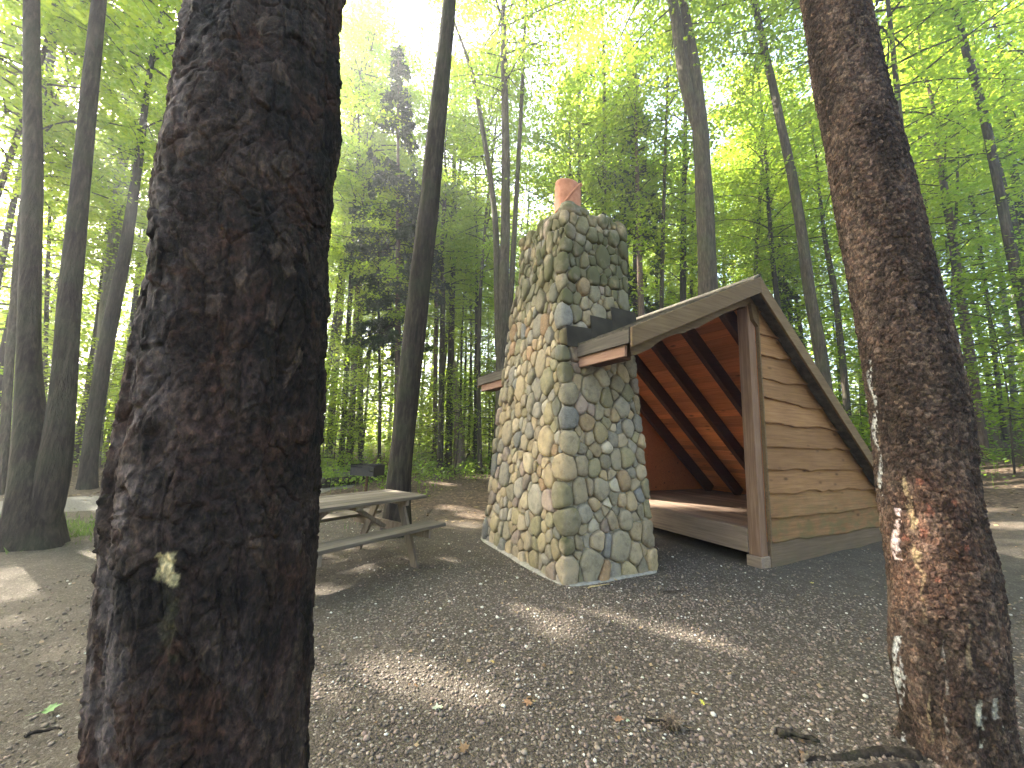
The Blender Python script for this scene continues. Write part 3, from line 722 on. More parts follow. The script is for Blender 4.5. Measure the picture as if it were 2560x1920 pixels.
PROTO = {}
for k, a in dict(tallA=(1, 22, 8.5, 3.5, 72, 66, .115), tallB=(2, 20, 8.0, 3.2, 66, 64, .11), tallC=(3, 24, 9.5, 4.3, 78, 66, .12), tallD=(17, 25, 14.5, 4.2, 66, 66, .12), slimA=(14, 15, 5.5, 2.0, 40, 44, .115), slimB=(15, 13, 4.8, 1.8, 36, 44, .11), slimC=(16, 17, 6.5, 2.2, 44, 44, .12), midA=(4, 15, 2.6, 2.9, 60, 46, .12), midB=(5, 13, 2.0, 2.6, 58, 46, .115), midC=(6, 17, 3.2, 3.1, 64, 46, .125)).items():
    PROTO[k] = crown_mesh('crown', crown_data(a[0], *a[1:], prof='maple'), M['leaf'], M['bark'])
for k, a in dict(sapA=(7, 4.2, .7, 1.25, 24, 34, .105), sapB=(8, 3.0, .45, 1.0, 18, 34, .1), sapC=(9, 5.5, 1.2, 1.6, 30, 34, .11)).items():
    PROTO[k] = crown_mesh('crown', crown_data(a[0], *a[1:], prof='under'), M['leaf'], M['bark'])
PROTO['spruceA'] = crown_mesh('crown', spruce_data(21, 19, 5.2, 2.5, 48), M['needle'], M['bark_dark'])
PROTO['spruceB'] = crown_mesh('crown', spruce_data(22, 16, 2.6, 1.7, 44), M['needle'], M['bark_dark'])
PH = dict(tallD=25, slimA=15, slimB=13, slimC=17, tallA=22, tallB=20, tallC=24, midA=15, midB=13, midC=17, sapA=4.2, sapB=3, sapC=5.5, spruceA=19, spruceB=16)

# ------------------------------------------------------------------ trees
def stem_from_pixels(pts, Y, H):
    """3-D stem through picture points (x, y, width) kept in the plane at depth Y; continued up to height H"""
    P = []; rad = []
    for x, y, w in pts:
        p = at_y(x, y, Y); z = (p-CAM)@cF; u = (x-1280)/FP
        P.append(p); rad.append(w/2*z/FP/math.sqrt(1+u*u))
    P = np.array(P); rad = np.array(rad); o = np.argsort(P[:, 2]); P, rad = P[o], rad[o]
    if H > P[-1, 2]+.5:
        d = (P[-1]-P[max(0, len(P)-3)]); d = d/d[2]; n = 5
        for k in range(1, n+1):
            h = (H-P[-1, 2]) if k == n else None
        z0 = P[-1, 2]; top = []; rr = []
        for k in range(1, 6):
            dz = (H-z0)*k/5; lean = d*dz*(1-.35*k/5); top.append(P[-1]*1+np.array([lean[0]+.1*math.sin(k*1.7+z0), lean[1], dz])); rr.append(rad[-1]*(1-.88*k/5))
        P = np.vstack([P, top]); rad = np.concatenate([rad, rr])
    return P, rad
def smooth_path(P, rad, step=.35):
    s = np.concatenate([[0], np.cumsum(np.linalg.norm(np.diff(P, axis=0), axis=1))]); n = max(8, int(s[-1]/step)); t = np.linspace(0, s[-1], n)
    Q = np.stack([np.interp(t, s, P[:, i]) for i in range(3)], 1); r_ = np.interp(t, s, rad)
    for _ in range(4): Q[1:-1] = (Q[:-2]+2*Q[1:-1]+Q[2:])/4; r_[1:-1] = (r_[:-2]+2*r_[1:-1]+r_[2:])/4
    return Q, r_
def stem_mesh(P, rad, seed, flare=True, n=14, rough=.06, root_len=.35):
    Q, r_ = smooth_path(P, rad); T, X, Yv = frames(Q); a = np.linspace(0, 2*np.pi, n, endpoint=False); m = len(Q)
    A, I = np.meshgrid(a, np.arange(m)); h = Q[:, 2]-Q[0, 2]
    sc = 1+rough*fbm(np.column_stack([np.cos(A.ravel())*1.7+seed*7.1, np.sin(A.ravel())*1.7, (h[I.ravel()])*.9]), 2, seed).reshape(A.shape)
    if flare:
        lob = .55+.45*np.cos(A*(3+seed % 3)+seed)
        sc = sc+np.exp(-np.maximum(h[I], 0)/root_len)*.75*lob
    V = Q[:, None]+(r_[:, None]*sc)[..., None]*(np.cos(A)[..., None]*X[:, None]+np.sin(A)[..., None]*Yv[:, None])
    return V.reshape(-1, 3), grid_faces(m, n, True), Q, r_
def build_tree(name, label, stems, Y=None, base=None, H=20, crown='tallA', bark='bark', group=None, cat='tree', cscale=1., spin=None, flare=True, seed=0, limbs=()):
    if base is not None:
        b = hit(*base); Y = b[1] if Y is None else Y
    VV = []; FF = []; n0 = 0; first = None
    for k, s in enumerate(stems):
        P, rad = stem_from_pixels(s, Y, H*(1-.08*k))
        if k == 0:
            if base is not None: p = at_y(base[0], base[1], Y); p0 = np.array([p[0], Y, float(gz(p[0], Y))])
            else:
                d = P[0]-P[min(2, len(P)-1)]; d = d/abs(d[2]) if abs(d[2]) > .2 else np.array([0, 0, -1]); q = P[0]; g = float(gz(q[0], q[1]))
                p0 = np.array([q[0]+d[0]*(q[2]-g)*.7, Y, g])
            if P[0, 2] > p0[2]+.15: P = np.vstack([p0, P]); rad = np.concatenate([[rad[0]*1.08], rad])
            P[0, 2] = min(P[0, 2], p0[2]); P = np.vstack([P[0]-[0, 0, .3], P]); rad = np.concatenate([[rad[0]*1.02], rad])
            first = (P, rad)
        if k:
            m0 = np.array([np.interp(P[0, 2]-.55, Q0[:, 2], Q0[:, i]) for i in range(3)]); P = np.vstack([m0, P]); rad = np.concatenate([[rad[0]*.55], rad])
        V, F, Q, r_ = stem_mesh(P, rad, seed+k, flare and k == 0); VV.append(V-p0); FF.append(F+n0); n0 += len(V)
        if k == 0: Q0 = Q
    root = thing(name, p0, label, cat, group)
    mesh('trunk', np.vstack(VV), np.vstack(FF), M[bark], root, smooth=True)
    if crown:
        crown = crown.replace('mid', 'slim')
        c = bpy.data.objects.new('crown', PROTO[crown]); COL.objects.link(c); c.parent = root
        top = Q0[-1]-p0; ax = Vector(top).normalized(); q = Vector((0, 0, 1)).rotation_difference(ax)
        c.rotation_mode = 'QUATERNION'; c.rotation_quaternion = q @ Quaternion((0, 0, 1), seed*1.9 if spin is None else spin)
        s = top[2]/PH[crown]*cscale; c.scale = (s, s, s)
    return root

# --- near trunks with modelled bark
def near_tree(name, label, prof, Y, base_px, H, seed, cells, amp, palette, crown, feats=None, flare=.0, ztop=4.6, circ_n=480, dv=.004, spin=0., cs=1., EW=.11, LU=1., FU=.55, PG=1.3, PK=.95):
    def path(prof, m=None):
        P, rad = stem_from_pixels(prof, Y, 0); g = float(gz(P[0, 0], Y))
        slope = (P[3]-P[0])/max(.1, (P[3]-P[0])[2]); low = P[0]-slope*(P[0, 2]-g+.15)
        P = np.vstack([low, P]); rad = np.concatenate([[rad[0]*1.03], rad])
        s = np.concatenate([[0], np.cumsum(np.linalg.norm(np.diff(P, axis=0), axis=1))]); m = m or int(s[-1]/dv); t = np.linspace(0, s[-1], m)
        Q = np.stack([np.interp(t, s, P[:, i]) for i in range(3)], 1); r_ = np.interp(t, s, rad); k = 61; ker = np.ones(k)/k
        for arr in [Q[:, 0], Q[:, 1], r_]:
            pad = np.pad(arr, k//2, mode='reflect', reflect_type='odd'); arr[:] = np.convolve(pad, ker, 'valid')
        p0 = low.copy(); p0[2] = float(gz(low[0], low[1])); return P, Q, r_, t, m, p0
    P, Q, r_, t, m, p0 = path(prof)
    n = circ_n; a = np.linspace(0, 2*np.pi, n, endpoint=False); rm = r_.mean(); circ = 2*np.pi*rm
    A, I = np.meshgrid(a, np.arange(m)); Vv = t[I]
    cu, cv = cells; nu = max(6, int(round(circ/cu)))
    cyl = lambda k, kv, o=0.: np.column_stack([np.cos(A.ravel())*k+o, np.sin(A.ravel())*k, Vv.ravel()*kv])
    w1 = fbm(cyl(2.2, 4.), 3, seed).reshape(A.shape); w2 = fbm(cyl(2.2, 4., 9), 3, seed+40).reshape(A.shape)
    uu = A/(2*np.pi)*nu+.55*w1; vv = Vv/cv+.5*w2
    F1, F2, ID, DV, DU = worley(uu, vv, nu, seed)
    edge = sstep(.01, EW, F2-F1)
    F1b, F2b, IDb, DVb, DUb = worley(uu*2+.4*w2, vv*2.3+3.3, nu*2, seed+9)
    edge2 = sstep(.02, EW*1.4, F2b-F1b)
    fine = fbm(cyl(rm*70, 55), 3, seed+3).reshape(A.shape)
    h = amp*(.6*edge*(.2+ID)+.5*edge2*(.2+IDb)*.7+.45*DV*edge*(ID-.2)+.4*DUb*edge2*(IDb-.5)+.22*fine)+amp*.45*w1*LU
    h = h+amp*FU*(1-2.4*np.abs(vnoise(cyl(5.5, 1.5, 4), seed+21).reshape(A.shape)+.25*w2))
    lump = .028*LU*fbm(cyl(1.3, 1.4, 3), 2, seed+7).reshape(A.shape)*rm/.25
    cur = [list(q) for q in prof]
    for it in range(5):
        P, Q, r_, t, _, p0 = path([tuple(q) for q in cur], m); T, X, Yv = frames(Q); hgt = Q[:, 2]-p0[2]
        rr = r_[:, None]+h+lump-amp*.5
        if flare: rr = rr+flare*np.exp(-np.maximum(hgt, 0)/.16)[:, None]*(.35+.65*np.clip(np.cos(A*4+1.1+seed), 0, 1)**1.2)
        W = Q[:, None]+rr[..., None]*(np.cos(A)[..., None]*X[:, None]+np.sin(A)[..., None]*Yv[:, None])
        if it == 4: break
        px, py = proj(W[:, ::4].reshape(-1, 3))
        for q, (x, y, w) in zip(cur, prof):
            if y < 0: continue
            k = np.abs(py-y) < 14
            if k.sum() < 20: continue
            e0 = x-w/2-np.percentile(px[k], .6); e1 = x+w/2-np.percentile(px[k], 99.4); q[0] += .8*(e0+e1)/2; q[2] += .8*(e1-e0)
        cur[0][0] = prof[0][0]+cur[1][0]-prof[1][0]; cur[0][2] = prof[0][2]+cur[1][2]-prof[1][2]
    pal = np.array(palette)*PG; i1 = np.clip((ID*len(pal)).astype(int), 0, len(pal)-1)
    i2 = np.clip((IDb*len(pal)).astype(int), 0, len(pal)-1)
    c = pal[i1]*.5+pal[i2]*.5
    c = c*(1+.35*np.clip(fine, -1, 1))[..., None]*(.8+.45*sstep(-.5, .6, w2))[..., None]
    c = c*(.62+.75*sstep(-.7, .7, vnoise(cyl(1.8, 2.6, 7), seed+33).reshape(A.shape)+.5*w1))[..., None]
    pk = (IDb > PK)[..., None]*.7; c = c*(1-pk)+(pal.max(0)*1.6*np.array([1, .95, .9]))*pk
    W = W.reshape(-1, 3); c = c.reshape(-1, 3)
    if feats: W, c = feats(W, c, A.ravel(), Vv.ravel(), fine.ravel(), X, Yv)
    root = thing(name, p0, label, 'tree')
    me_f = grid_faces(m, n, True)
    # continue the stem up to the crown
    d = (P[-1]-P[-4]); d = d/d[2]; n2 = 9; zz = np.linspace(0, H-P[-1, 2], n2); upP = P[-1]+np.outer(zz, d*np.array([.8, .8, 1])); upP[0] -= d*.03; upr = r_[-1]*(1-.82*zz/zz[-1])
    V2, F2_, Q2, _ = stem_mesh(upP, upr, seed, False, 40, .05)
    VV = np.vstack([W, V2])-p0; FFc = np.vstack([me_f, F2_+len(W)])
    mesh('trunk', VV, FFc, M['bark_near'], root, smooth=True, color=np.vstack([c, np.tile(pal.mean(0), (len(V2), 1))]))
    o = bpy.data.objects.new('crown', PROTO[crown]); COL.objects.link(o); o.parent = root
    top = Q2[-1]-p0; o.rotation_mode = 'QUATERNION'; o.rotation_quaternion = Vector((0, 0, 1)).rotation_difference(Vector(top).normalized()) @ Quaternion((0, 0, 1), spin); sc = top[2]/PH[crown]*cs; o.scale = (sc, sc, sc)
    return root, p0

def feats_left(W, c, A, Vv, fine, X, Yv):
    px, py = proj(W); front = W[:, 1] < np.median(W[:, 1])
    # burl on the left flank
    for bx, by, rad, hgt in ((285, 1105, .06, .03), (280, 1195, .075, .03), (345, 800, .05, .01)):
        cen = at_y(bx, by, 1.03); d = np.linalg.norm(W-cen, axis=1); k = np.exp(-(d/rad)**2)
        axis = np.array([np.interp(W[:, 2], W[::480, 2], W[::480, 0]), W[:, 1]*0+1.03, W[:, 2]]).T
        nrm = W-axis; nrm[:, 2] = 0; nrm /= np.linalg.norm(nrm, axis=1)[:, None]+1e-6; W = W+nrm*(k*hgt*(1+.5*fine))[:, None]
    # a pale scar where bark has come off
    d = (np.abs((px-418)/27)**3+np.abs((py-1425)/38)**3)**(1/3.)+.5*fine+.3*vnoise(W*60, 71); k = (sstep(1.0, .75, d)*front)[:, None]
    c = c*(1-k)+np.array([.42, .36, .2])*k*(1+.4*fine[:, None])
    d = np.hypot((px-420)/28, (py-1560)/120)+.45*fine; k = .22*(sstep(1.0, .6, d)*front)[:, None]; c = c*(1-k)+np.array([.1, .1, .055])*k
    # side light painted into the bark: lighter grey mottling on the left flank
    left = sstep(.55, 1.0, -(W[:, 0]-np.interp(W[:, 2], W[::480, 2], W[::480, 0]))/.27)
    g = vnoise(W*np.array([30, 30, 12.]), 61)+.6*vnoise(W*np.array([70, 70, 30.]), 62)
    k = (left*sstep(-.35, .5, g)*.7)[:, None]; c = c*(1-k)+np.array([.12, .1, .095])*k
    k = (sstep(.25, .7, vnoise(W*np.array([14, 14, 9.]), 63)+.4*fine)*.7)[:, None]; c = c*(1-k)+np.array([.042, .021, .014])*k
    k = (sstep(.3, .7, vnoise(W*np.array([16, 16, 9.]), 65)+.3*fine)*.75)[:, None]; c = c*(1-k)+np.array([.008, .007, .007])*k
    return W, np.clip(c, .004, .8)
pal_left = [(.021, .013, .011), (.017, .0125, .011), (.026, .017, .014), (.014, .0105, .0095), (.023, .0155, .012), (.03, .022, .018)]
PL = [(686, -110, 402), (662, 0, 411), (632, 289, 437), (598, 579, 457), (583, 752, 480), (561, 926, 505), (545, 1084, 528), (529, 1189, 542), (518, 1392, 550), (501, 1637, 568), (487, 1883, 574)]
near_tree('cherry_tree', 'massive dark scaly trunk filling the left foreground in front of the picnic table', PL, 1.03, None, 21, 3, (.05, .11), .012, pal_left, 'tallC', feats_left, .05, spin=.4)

def feats_right(W, c, A, Vv, fine, X, Yv):
    px, py = proj(W); front = W[:, 1] < np.median(W[:, 1])+.1
    rgx = np.random.default_rng(77)
    def streak(x0, y0, x1, y1, w, col, s=1.0, brk=.15):
        nonlocal c
        t = (py-y0)/(y1-y0); x = x0+(x1-x0)*t+5*np.sin(py*.045)+4*fine
        ww = w*(.55+.7*np.abs(np.sin(py*.021+x0))+.3*fine)
        k = sstep(1.15, .5, np.abs(px-x)/np.maximum(ww, .8))*((t > 0) & (t < 1))*front
        k = k*sstep(brk-.3, brk+.35, .5+.5*np.sin(py*.06+x0*.7)+.7*fine)*s*(.75+.5*np.clip(fine, -1, 1)); c = c*(1-k[:, None])+np.array(col)*k[:, None]
    wh = (.5, .52, .5); ye = (.28, .235, .14)
    streak(2172, 900, 2205, 1240, 5, wh, .75, .3); streak(2238, 1270, 2244, 1400, 9, (.62, .55, .55), .85); streak(2243, 1590, 2232, 1930, 9, wh, .95, .02)
    streak(2256, 1640, 2250, 1900, 4, wh, .6, .3); streak(2262, 1190, 2296, 1430, 9, ye, .7, .2); streak(2300, 1380, 2312, 1560, 6, ye, .5, .3); streak(2320, 1680, 2328, 1860, 4, ye, .5, .35)
    streak(2452, 1750, 2448, 1870, 7, (.5, .5, .4), .75, .2); streak(2455, 1790, 2520, 1830, 8, (.5, .5, .42), .4, .3); streak(2420, 1560, 2426, 1680, 6, ye, .45, .3); streak(2360, 1600, 2368, 1900, 4, (.4, .4, .36), .35, .4); streak(2490, 1745, 2492, 1800, 6, (.5, .5, .42), .6, .2)
    # red inner bark showing where flakes have dropped
    for x, y, r_ in ((2301, 1205, 10), (2322, 1275, 13), (2385, 1255, 9), (2310, 1330, 12), (2262, 1345, 10), (2344, 1450, 8), (2415, 1370, 8)):
        k = sstep(1.1, .7, np.hypot(px-x, py-y)/r_+.7*fine)*front*.5; c = c*(1-k[:, None])+np.array([.17, .072, .05])*k[:, None]
    k = sstep(1.1, .5, np.hypot((px-2330)/150, (py-1360)/220))*front*.6; c = c*(1+k[:, None]*np.array([1.1, .75, .6]))  # sunlit zone painted into the bark colour as a soft warm brightening
    return W, np.clip(c, .004, .8)
pal_right = [(.05, .032, .023), (.034, .024, .019), (.075, .052, .038), (.026, .019, .015), (.1, .074, .056), (.045, .031, .025), (.06, .036, .025)]
PR = [(2072, -110, 176), (2090, 0, 185), (2130, 217, 204), (2180, 434, 222), (2225, 651, 238), (2273, 868, 258), (2302, 1023, 267), (2330, 1269, 273), (2354, 1392, 288), (2370, 1515, 298), (2382, 1700, 305), (2390, 1860, 322)]
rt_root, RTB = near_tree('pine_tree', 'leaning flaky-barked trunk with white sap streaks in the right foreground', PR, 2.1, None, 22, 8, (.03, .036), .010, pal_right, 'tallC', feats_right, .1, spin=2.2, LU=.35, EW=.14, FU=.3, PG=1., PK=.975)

# --- the trees one can tell apart (picture points x, y, width)
TREES = [
 ('maple_tree', 'dark tree with two stems splitting in a narrow V at the left edge', [[(92, 1350, 178), (84, 1240, 135), (82, 1160, 122), (76, 1050, 82), (70, 900, 62), (73, 720, 60), (84, 500, 58), (82, 300, 50), (78, 60, 46)], [(118, 1300, 120), (138, 1180, 100), (148, 1090, 76), (160, 980, 72), (168, 830, 66), (178, 700, 62), (198, 500, 52), (222, 250, 46), (243, 40, 40)]], dict(base=(112, 1366), H=21, crown='tallC', bark='bark_dark', spin=1.2)),
 ('maple_tree', 'straight dark trunk leaning right between the V-shaped tree and the big foreground trunk', [[(218, 1190, 46), (235, 1050, 44), (252, 940, 44), (270, 840, 42), (290, 740, 38), (312, 640, 34), (332, 500, 28), (352, 370, 21)]], dict(base=(219, 1222), H=18, crown='tallA', bark='bark_dark')),
 ('maple_tree', 'leaning trunk at the extreme left edge by the gravel path', [[(8, 1200, 26), (14, 1050, 30), (24, 900, 26), (34, 780, 24), (46, 600, 20)]], dict(base=(4, 1236), H=17, crown='tallB', bark='bark')),
 ('maple_tree', 'slim dark trunk just left of the leaning dark trunk beyond the path', [[(206, 1130, 17), (214, 1030, 19), (228, 900, 18), (240, 840, 16), (262, 640, 13)]], dict(base=(205, 1165), H=16, crown='midC', bark='bark_dark')),
 ('maple_tree', 'broad pale trunk partly hidden behind the leaning dark trunk on the left', [[(258, 900, 42), (266, 780, 40), (276, 690, 38), (290, 560, 32)]], dict(Y=13.5, H=19, crown='tallA', bark='bark_grey')),
 ('maple_tree', 'slender trunk seen through the fork of the V-shaped tree', [[(112, 1000, 14), (113, 900, 14), (116, 780, 13), (122, 600, 11)]], dict(Y=12.5, H=15, crown='midA', bark='bark_dark')),
 ('maple_tree', 'stout dark trunk leaning right directly behind the picnic table', [[(992, 1300, 66), (998, 1190, 58), (1012, 1050, 58), (1030, 900, 57), (1047, 730, 56), (1062, 600, 53), (1075, 500, 50), (1088, 350, 46), (1106, 180, 40), (1124, 20, 34)]], dict(base=(990, 1337), H=24, crown='tallD', bark='bark_dark', spin=2.)),
 ('maple_tree', 'mossy green-brown trunk just right of the big foreground trunk', [[(824, 1110, 18), (834, 980, 18), (846, 830, 17), (856, 700, 15), (869, 543, 12), (880, 380, 9)]], dict(base=(822, 1146), H=24, crown='tallA', bark='bark')),
 ('maple_tree', 'slim dark trunk third from the big foreground trunk toward the spruce', [[(862, 1010, 14), (870, 840, 13), (879, 674, 11), (886, 500, 8)]], dict(Y=17, H=24, crown='tallB', bark='bark_dark')),
 ('maple_tree', 'reddish slim trunk left of the dark spruce', [[(878, 1030, 13), (888, 820, 13), (899, 640, 11), (904, 540, 8), (911, 400, 6)]], dict(Y=18.5, H=25, crown='tallA', bark='bark_red')),
 ('maple_tree', 'straight brown trunk rising above the black grill', [[(902, 1130, 13), (902, 950, 12), (900, 800, 11), (901, 674, 9), (905, 520, 7)]], dict(base=(902, 1153), H=22, crown='tallB', bark='bark')),
 ('spruce_tree', 'dark drooping spruce left of the leaning trunk behind the picnic table', [[(992, 1120, 17), (994, 912, 15), (995, 780, 14), (995, 633, 12), (995, 450, 9), (995, 295, 6), (996, 105, 3)]], dict(Y=15.5, H=19.5, crown='spruceA', bark='bark_red')),
 ('maple_tree', 'reddish slim trunk left of the forked tree in the middle distance', [[(1087, 1064, 11), (1090, 850, 11), (1092, 700, 10), (1095, 520, 8), (1098, 330, 6)]], dict(Y=18, H=18, crown='midA', bark='bark_red')),
 ('maple_tree', 'leaning mid-distance trunk between the reddish trunk and the forked tree', [[(1103, 1050, 15), (1104, 900, 14), (1108, 780, 13), (1104, 640, 11), (1112, 480, 8)]], dict(Y=16.5, H=17, crown='midB', bark='bark')),
 ('maple_tree', 'forked tree with mossy foot at the edge of the clearing', [[(1121, 1150, 19), (1124, 1000, 17), (1128, 850, 16), (1131, 700, 15), (1133, 560, 13), (1136, 400, 9), (1138, 170, 6)], [(1132, 560, 10), (1143, 480, 8), (1155, 380, 7), (1166, 250, 6), (1172, 120, 5)]], dict(base=(1120, 1168), H=19, crown='tallA', bark='bark')),
 ('maple_tree', 'thin dark trunk left of the thinnest pair before the chimney', [[(1160, 1080, 6), (1163, 950, 6), (1165, 860, 5), (1164, 700, 4)]], dict(Y=24, H=16, crown='midA', bark='bark_dark')),
 ('maple_tree', 'thin dark trunk right of its twin before the chimney', [[(1173, 1080, 7), (1176, 950, 6), (1178, 850, 6), (1176, 650, 5)]], dict(Y=23, H=17, crown='midB', bark='bark_dark')),
 ('maple_tree', 'slim straight trunk under the far end of the shelter eave', [[(1189, 1090, 10), (1190, 900, 9), (1192, 750, 8), (1192, 620, 7), (1190, 480, 5)]], dict(base=(1188, 1108), Y=18, H=18, crown='midC', bark='bark_dark')),
 ('maple_tree', 'cluster of three tall stems growing together just left of the chimney top', [[(1252, 1080, 34), (1255, 900, 30), (1259, 700, 26), (1264, 549, 23), (1265, 400, 21), (1262, 250, 18), (1258, 42, 13)], [(1247, 900, 20), (1243, 700, 17), (1239, 549, 15), (1226, 440, 13), (1208, 330, 12), (1188, 211, 10), (1165, 130, 8), (1148, 90, 6)], [(1268, 900, 16), (1278, 720, 14), (1288, 549, 12), (1296, 400, 11), (1302, 295, 10), (1310, 127, 8), (1315, 0, 6)]], dict(Y=12.5, H=24, crown='tallD', bark='bark', spin=.6)),
 ('maple_tree', 'slim dark trunk rising directly behind the clay flue', [[(1450, 700, 12), (1450, 500, 10), (1449, 400, 9), (1446, 211, 7), (1444, 60, 5)]], dict(Y=16, H=20, crown='midC', bark='bark_dark')),
 ('maple_tree', 'mossy trunk between the flue and the right edge of the chimney', [[(1508, 700, 13), (1510, 520, 12), (1512, 400, 11), (1511, 280, 10), (1508, 100, 7)]], dict(Y=14.5, H=19, crown='midA', bark='bark')),
 ('maple_tree', 'mossy dark trunk touching the right edge of the chimney', [[(1566, 850, 18), (1565, 720, 17), (1562, 600, 16), (1558, 500, 14), (1552, 380, 11)]], dict(Y=15.5, H=17, crown='midB', bark='bark')),
 ('hemlock_tree', 'tall dark hemlock with drooping boughs right of the chimney', [[(1590, 770, 15), (1589, 600, 14), (1587, 440, 13), (1582, 300, 11), (1576, 100, 8)]], dict(Y=15, H=19, crown='spruceB', bark='bark_dark')),
 ('maple_tree', 'pinkish-barked slim trunk above the flashing on the shelter roof', [[(1603, 780, 17), (1599, 650, 14), (1594, 486, 11), (1590, 330, 8)]], dict(Y=13.5, H=17, crown='midC', bark='bark_red')),
 ('maple_tree', 'pale slender trunk alone in the bright gap above the roof', [[(1642, 800, 9), (1641, 660, 8), (1640, 530, 7), (1638, 400, 5)]], dict(Y=19, H=17, crown='midB', bark='bark_grey')),
 ('maple_tree', 'straight dark trunk left of the biggest forked tree', [[(1707, 780, 17), (1708, 650, 15), (1709, 520, 13), (1712, 389, 11), (1714, 240, 8)]], dict(Y=14.5, H=18, crown='midA', bark='bark_dark')),
 ('maple_tree', 'thin curving stem close beside the biggest forked tree', [[(1728, 760, 8), (1729, 640, 7), (1734, 510, 6), (1740, 420, 5)]], dict(Y=17, H=13, crown='midB', bark='bark')),
 ('maple_tree', 'biggest forked tree rising behind the shelter roof', [[(1774, 860, 56), (1771, 740, 52), (1765, 600, 47), (1760, 480, 44), (1753, 350, 41), (1744, 250, 38), (1732, 150, 34), (1722, 90, 24), (1712, 20, 20)], [(1748, 330, 26), (1732, 280, 32), (1715, 220, 32), (1700, 120, 30), (1686, 20, 27)]], dict(Y=10.5, H=25, crown='tallD', bark='bark', spin=3.)),
 ('maple_tree', 'curving trunk rising behind the back slope of the shelter', [[(2068, 1010, 38), (2052, 880, 35), (2022, 727, 32), (2005, 582, 29), (1980, 437, 26), (1953, 317, 22), (1934, 220, 21), (1911, 124, 19), (1890, 20, 17)]], dict(Y=10.5, H=23, crown='tallD', bark='bark')),
 ('maple_tree', 'slim wavering stem left of the right foreground trunk', [[(2112, 960, 20), (2102, 868, 19), (2090, 740, 17), (2072, 650, 15), (2060, 590, 12), (2052, 500, 9)]], dict(Y=12.5, H=14, crown='midA', bark='bark')),
 ('hemlock_tree', 'small dark conifer between the shelter peak and the curving trunk', [[(1962, 860, 8), (1960, 760, 7), (1956, 640, 6), (1952, 560, 4)]], dict(Y=16, H=9.5, crown='spruceB', bark='bark_dark')),
 ('maple_tree', 'dark slim trunk directly above the shelter peak', [[(1888, 760, 12), (1890, 640, 11), (1897, 540, 10), (1904, 437, 9), (1908, 330, 7)]], dict(Y=15, H=16, crown='midC', bark='bark_dark')),
 ('maple_tree', 'long straight trunk crossing the upper right corner', [[(2610, 1010, 44), (2590, 900, 40), (2562, 769, 36), (2534, 660, 33), (2496, 464, 27), (2453, 253, 25), (2414, 127, 22), (2384, 0, 20)]], dict(Y=9.5, H=24, crown='tallD', bark='bark', spin=4.)),
 ('maple_tree', 'slim trunk with one low fork in the wood on the right', [[(2510, 1075, 15), (2493, 937, 14), (2474, 793, 13), (2450, 624, 12), (2442, 560, 11), (2420, 450, 9), (2404, 370, 7)]], dict(base=(2511, 1088), Y=13, H=15, crown='midC', bark='bark')),
 ('maple_tree', 'stout trunk half hidden by the right edge of the flaky foreground trunk', [[(2448, 1080, 36), (2440, 1000, 32), (2425, 900, 30), (2412, 800, 28), (2398, 720, 27), (2385, 620, 25), (2370, 520, 22), (2352, 420, 19)]], dict(base=(2450, 1100), Y=11.5, H=17, crown='midA', bark='bark_red')),
 ('maple_tree', 'pale grey trunk in the background at the far right edge', [[(2538, 1040, 18), (2528, 900, 18), (2510, 750, 17), (2495, 640, 15), (2480, 520, 12)]], dict(Y=15.5, H=17, crown='midB', bark='bark_grey')),
]
for k, (nm, lab, stems, kw) in enumerate(TREES): build_tree(nm, lab, stems, seed=k+1, **kw)

# broken snag
def build_snag():
    P, rad = stem_from_pixels([(1150, 1150, 30), (1148, 1080, 24), (1142, 1000, 19), (1138, 940, 15), (1137, 917, 11)], 17.5, 0)
    p0 = np.array([P[0, 0], P[0, 1], float(gz(P[0, 0], P[0, 1]))]); P = np.vstack([p0-[0, 0, .2], P]); rad = np.concatenate([[rad[0]*1.1], rad])
    V, F, Q, r_ = stem_mesh(P, rad, 3, True, 16, .12); n = 16
    V[-n:, 2] += .35*np.abs(RNG.normal(size=n)); V[-2*n:-n, 2] += .05
    r = thing('tree_snag', p0, 'broken-off dead stub leaning beside the forked tree with the mossy foot', 'dead tree'); mesh('trunk', V-p0, F, M['snag'], r, smooth=True)
build_snag()

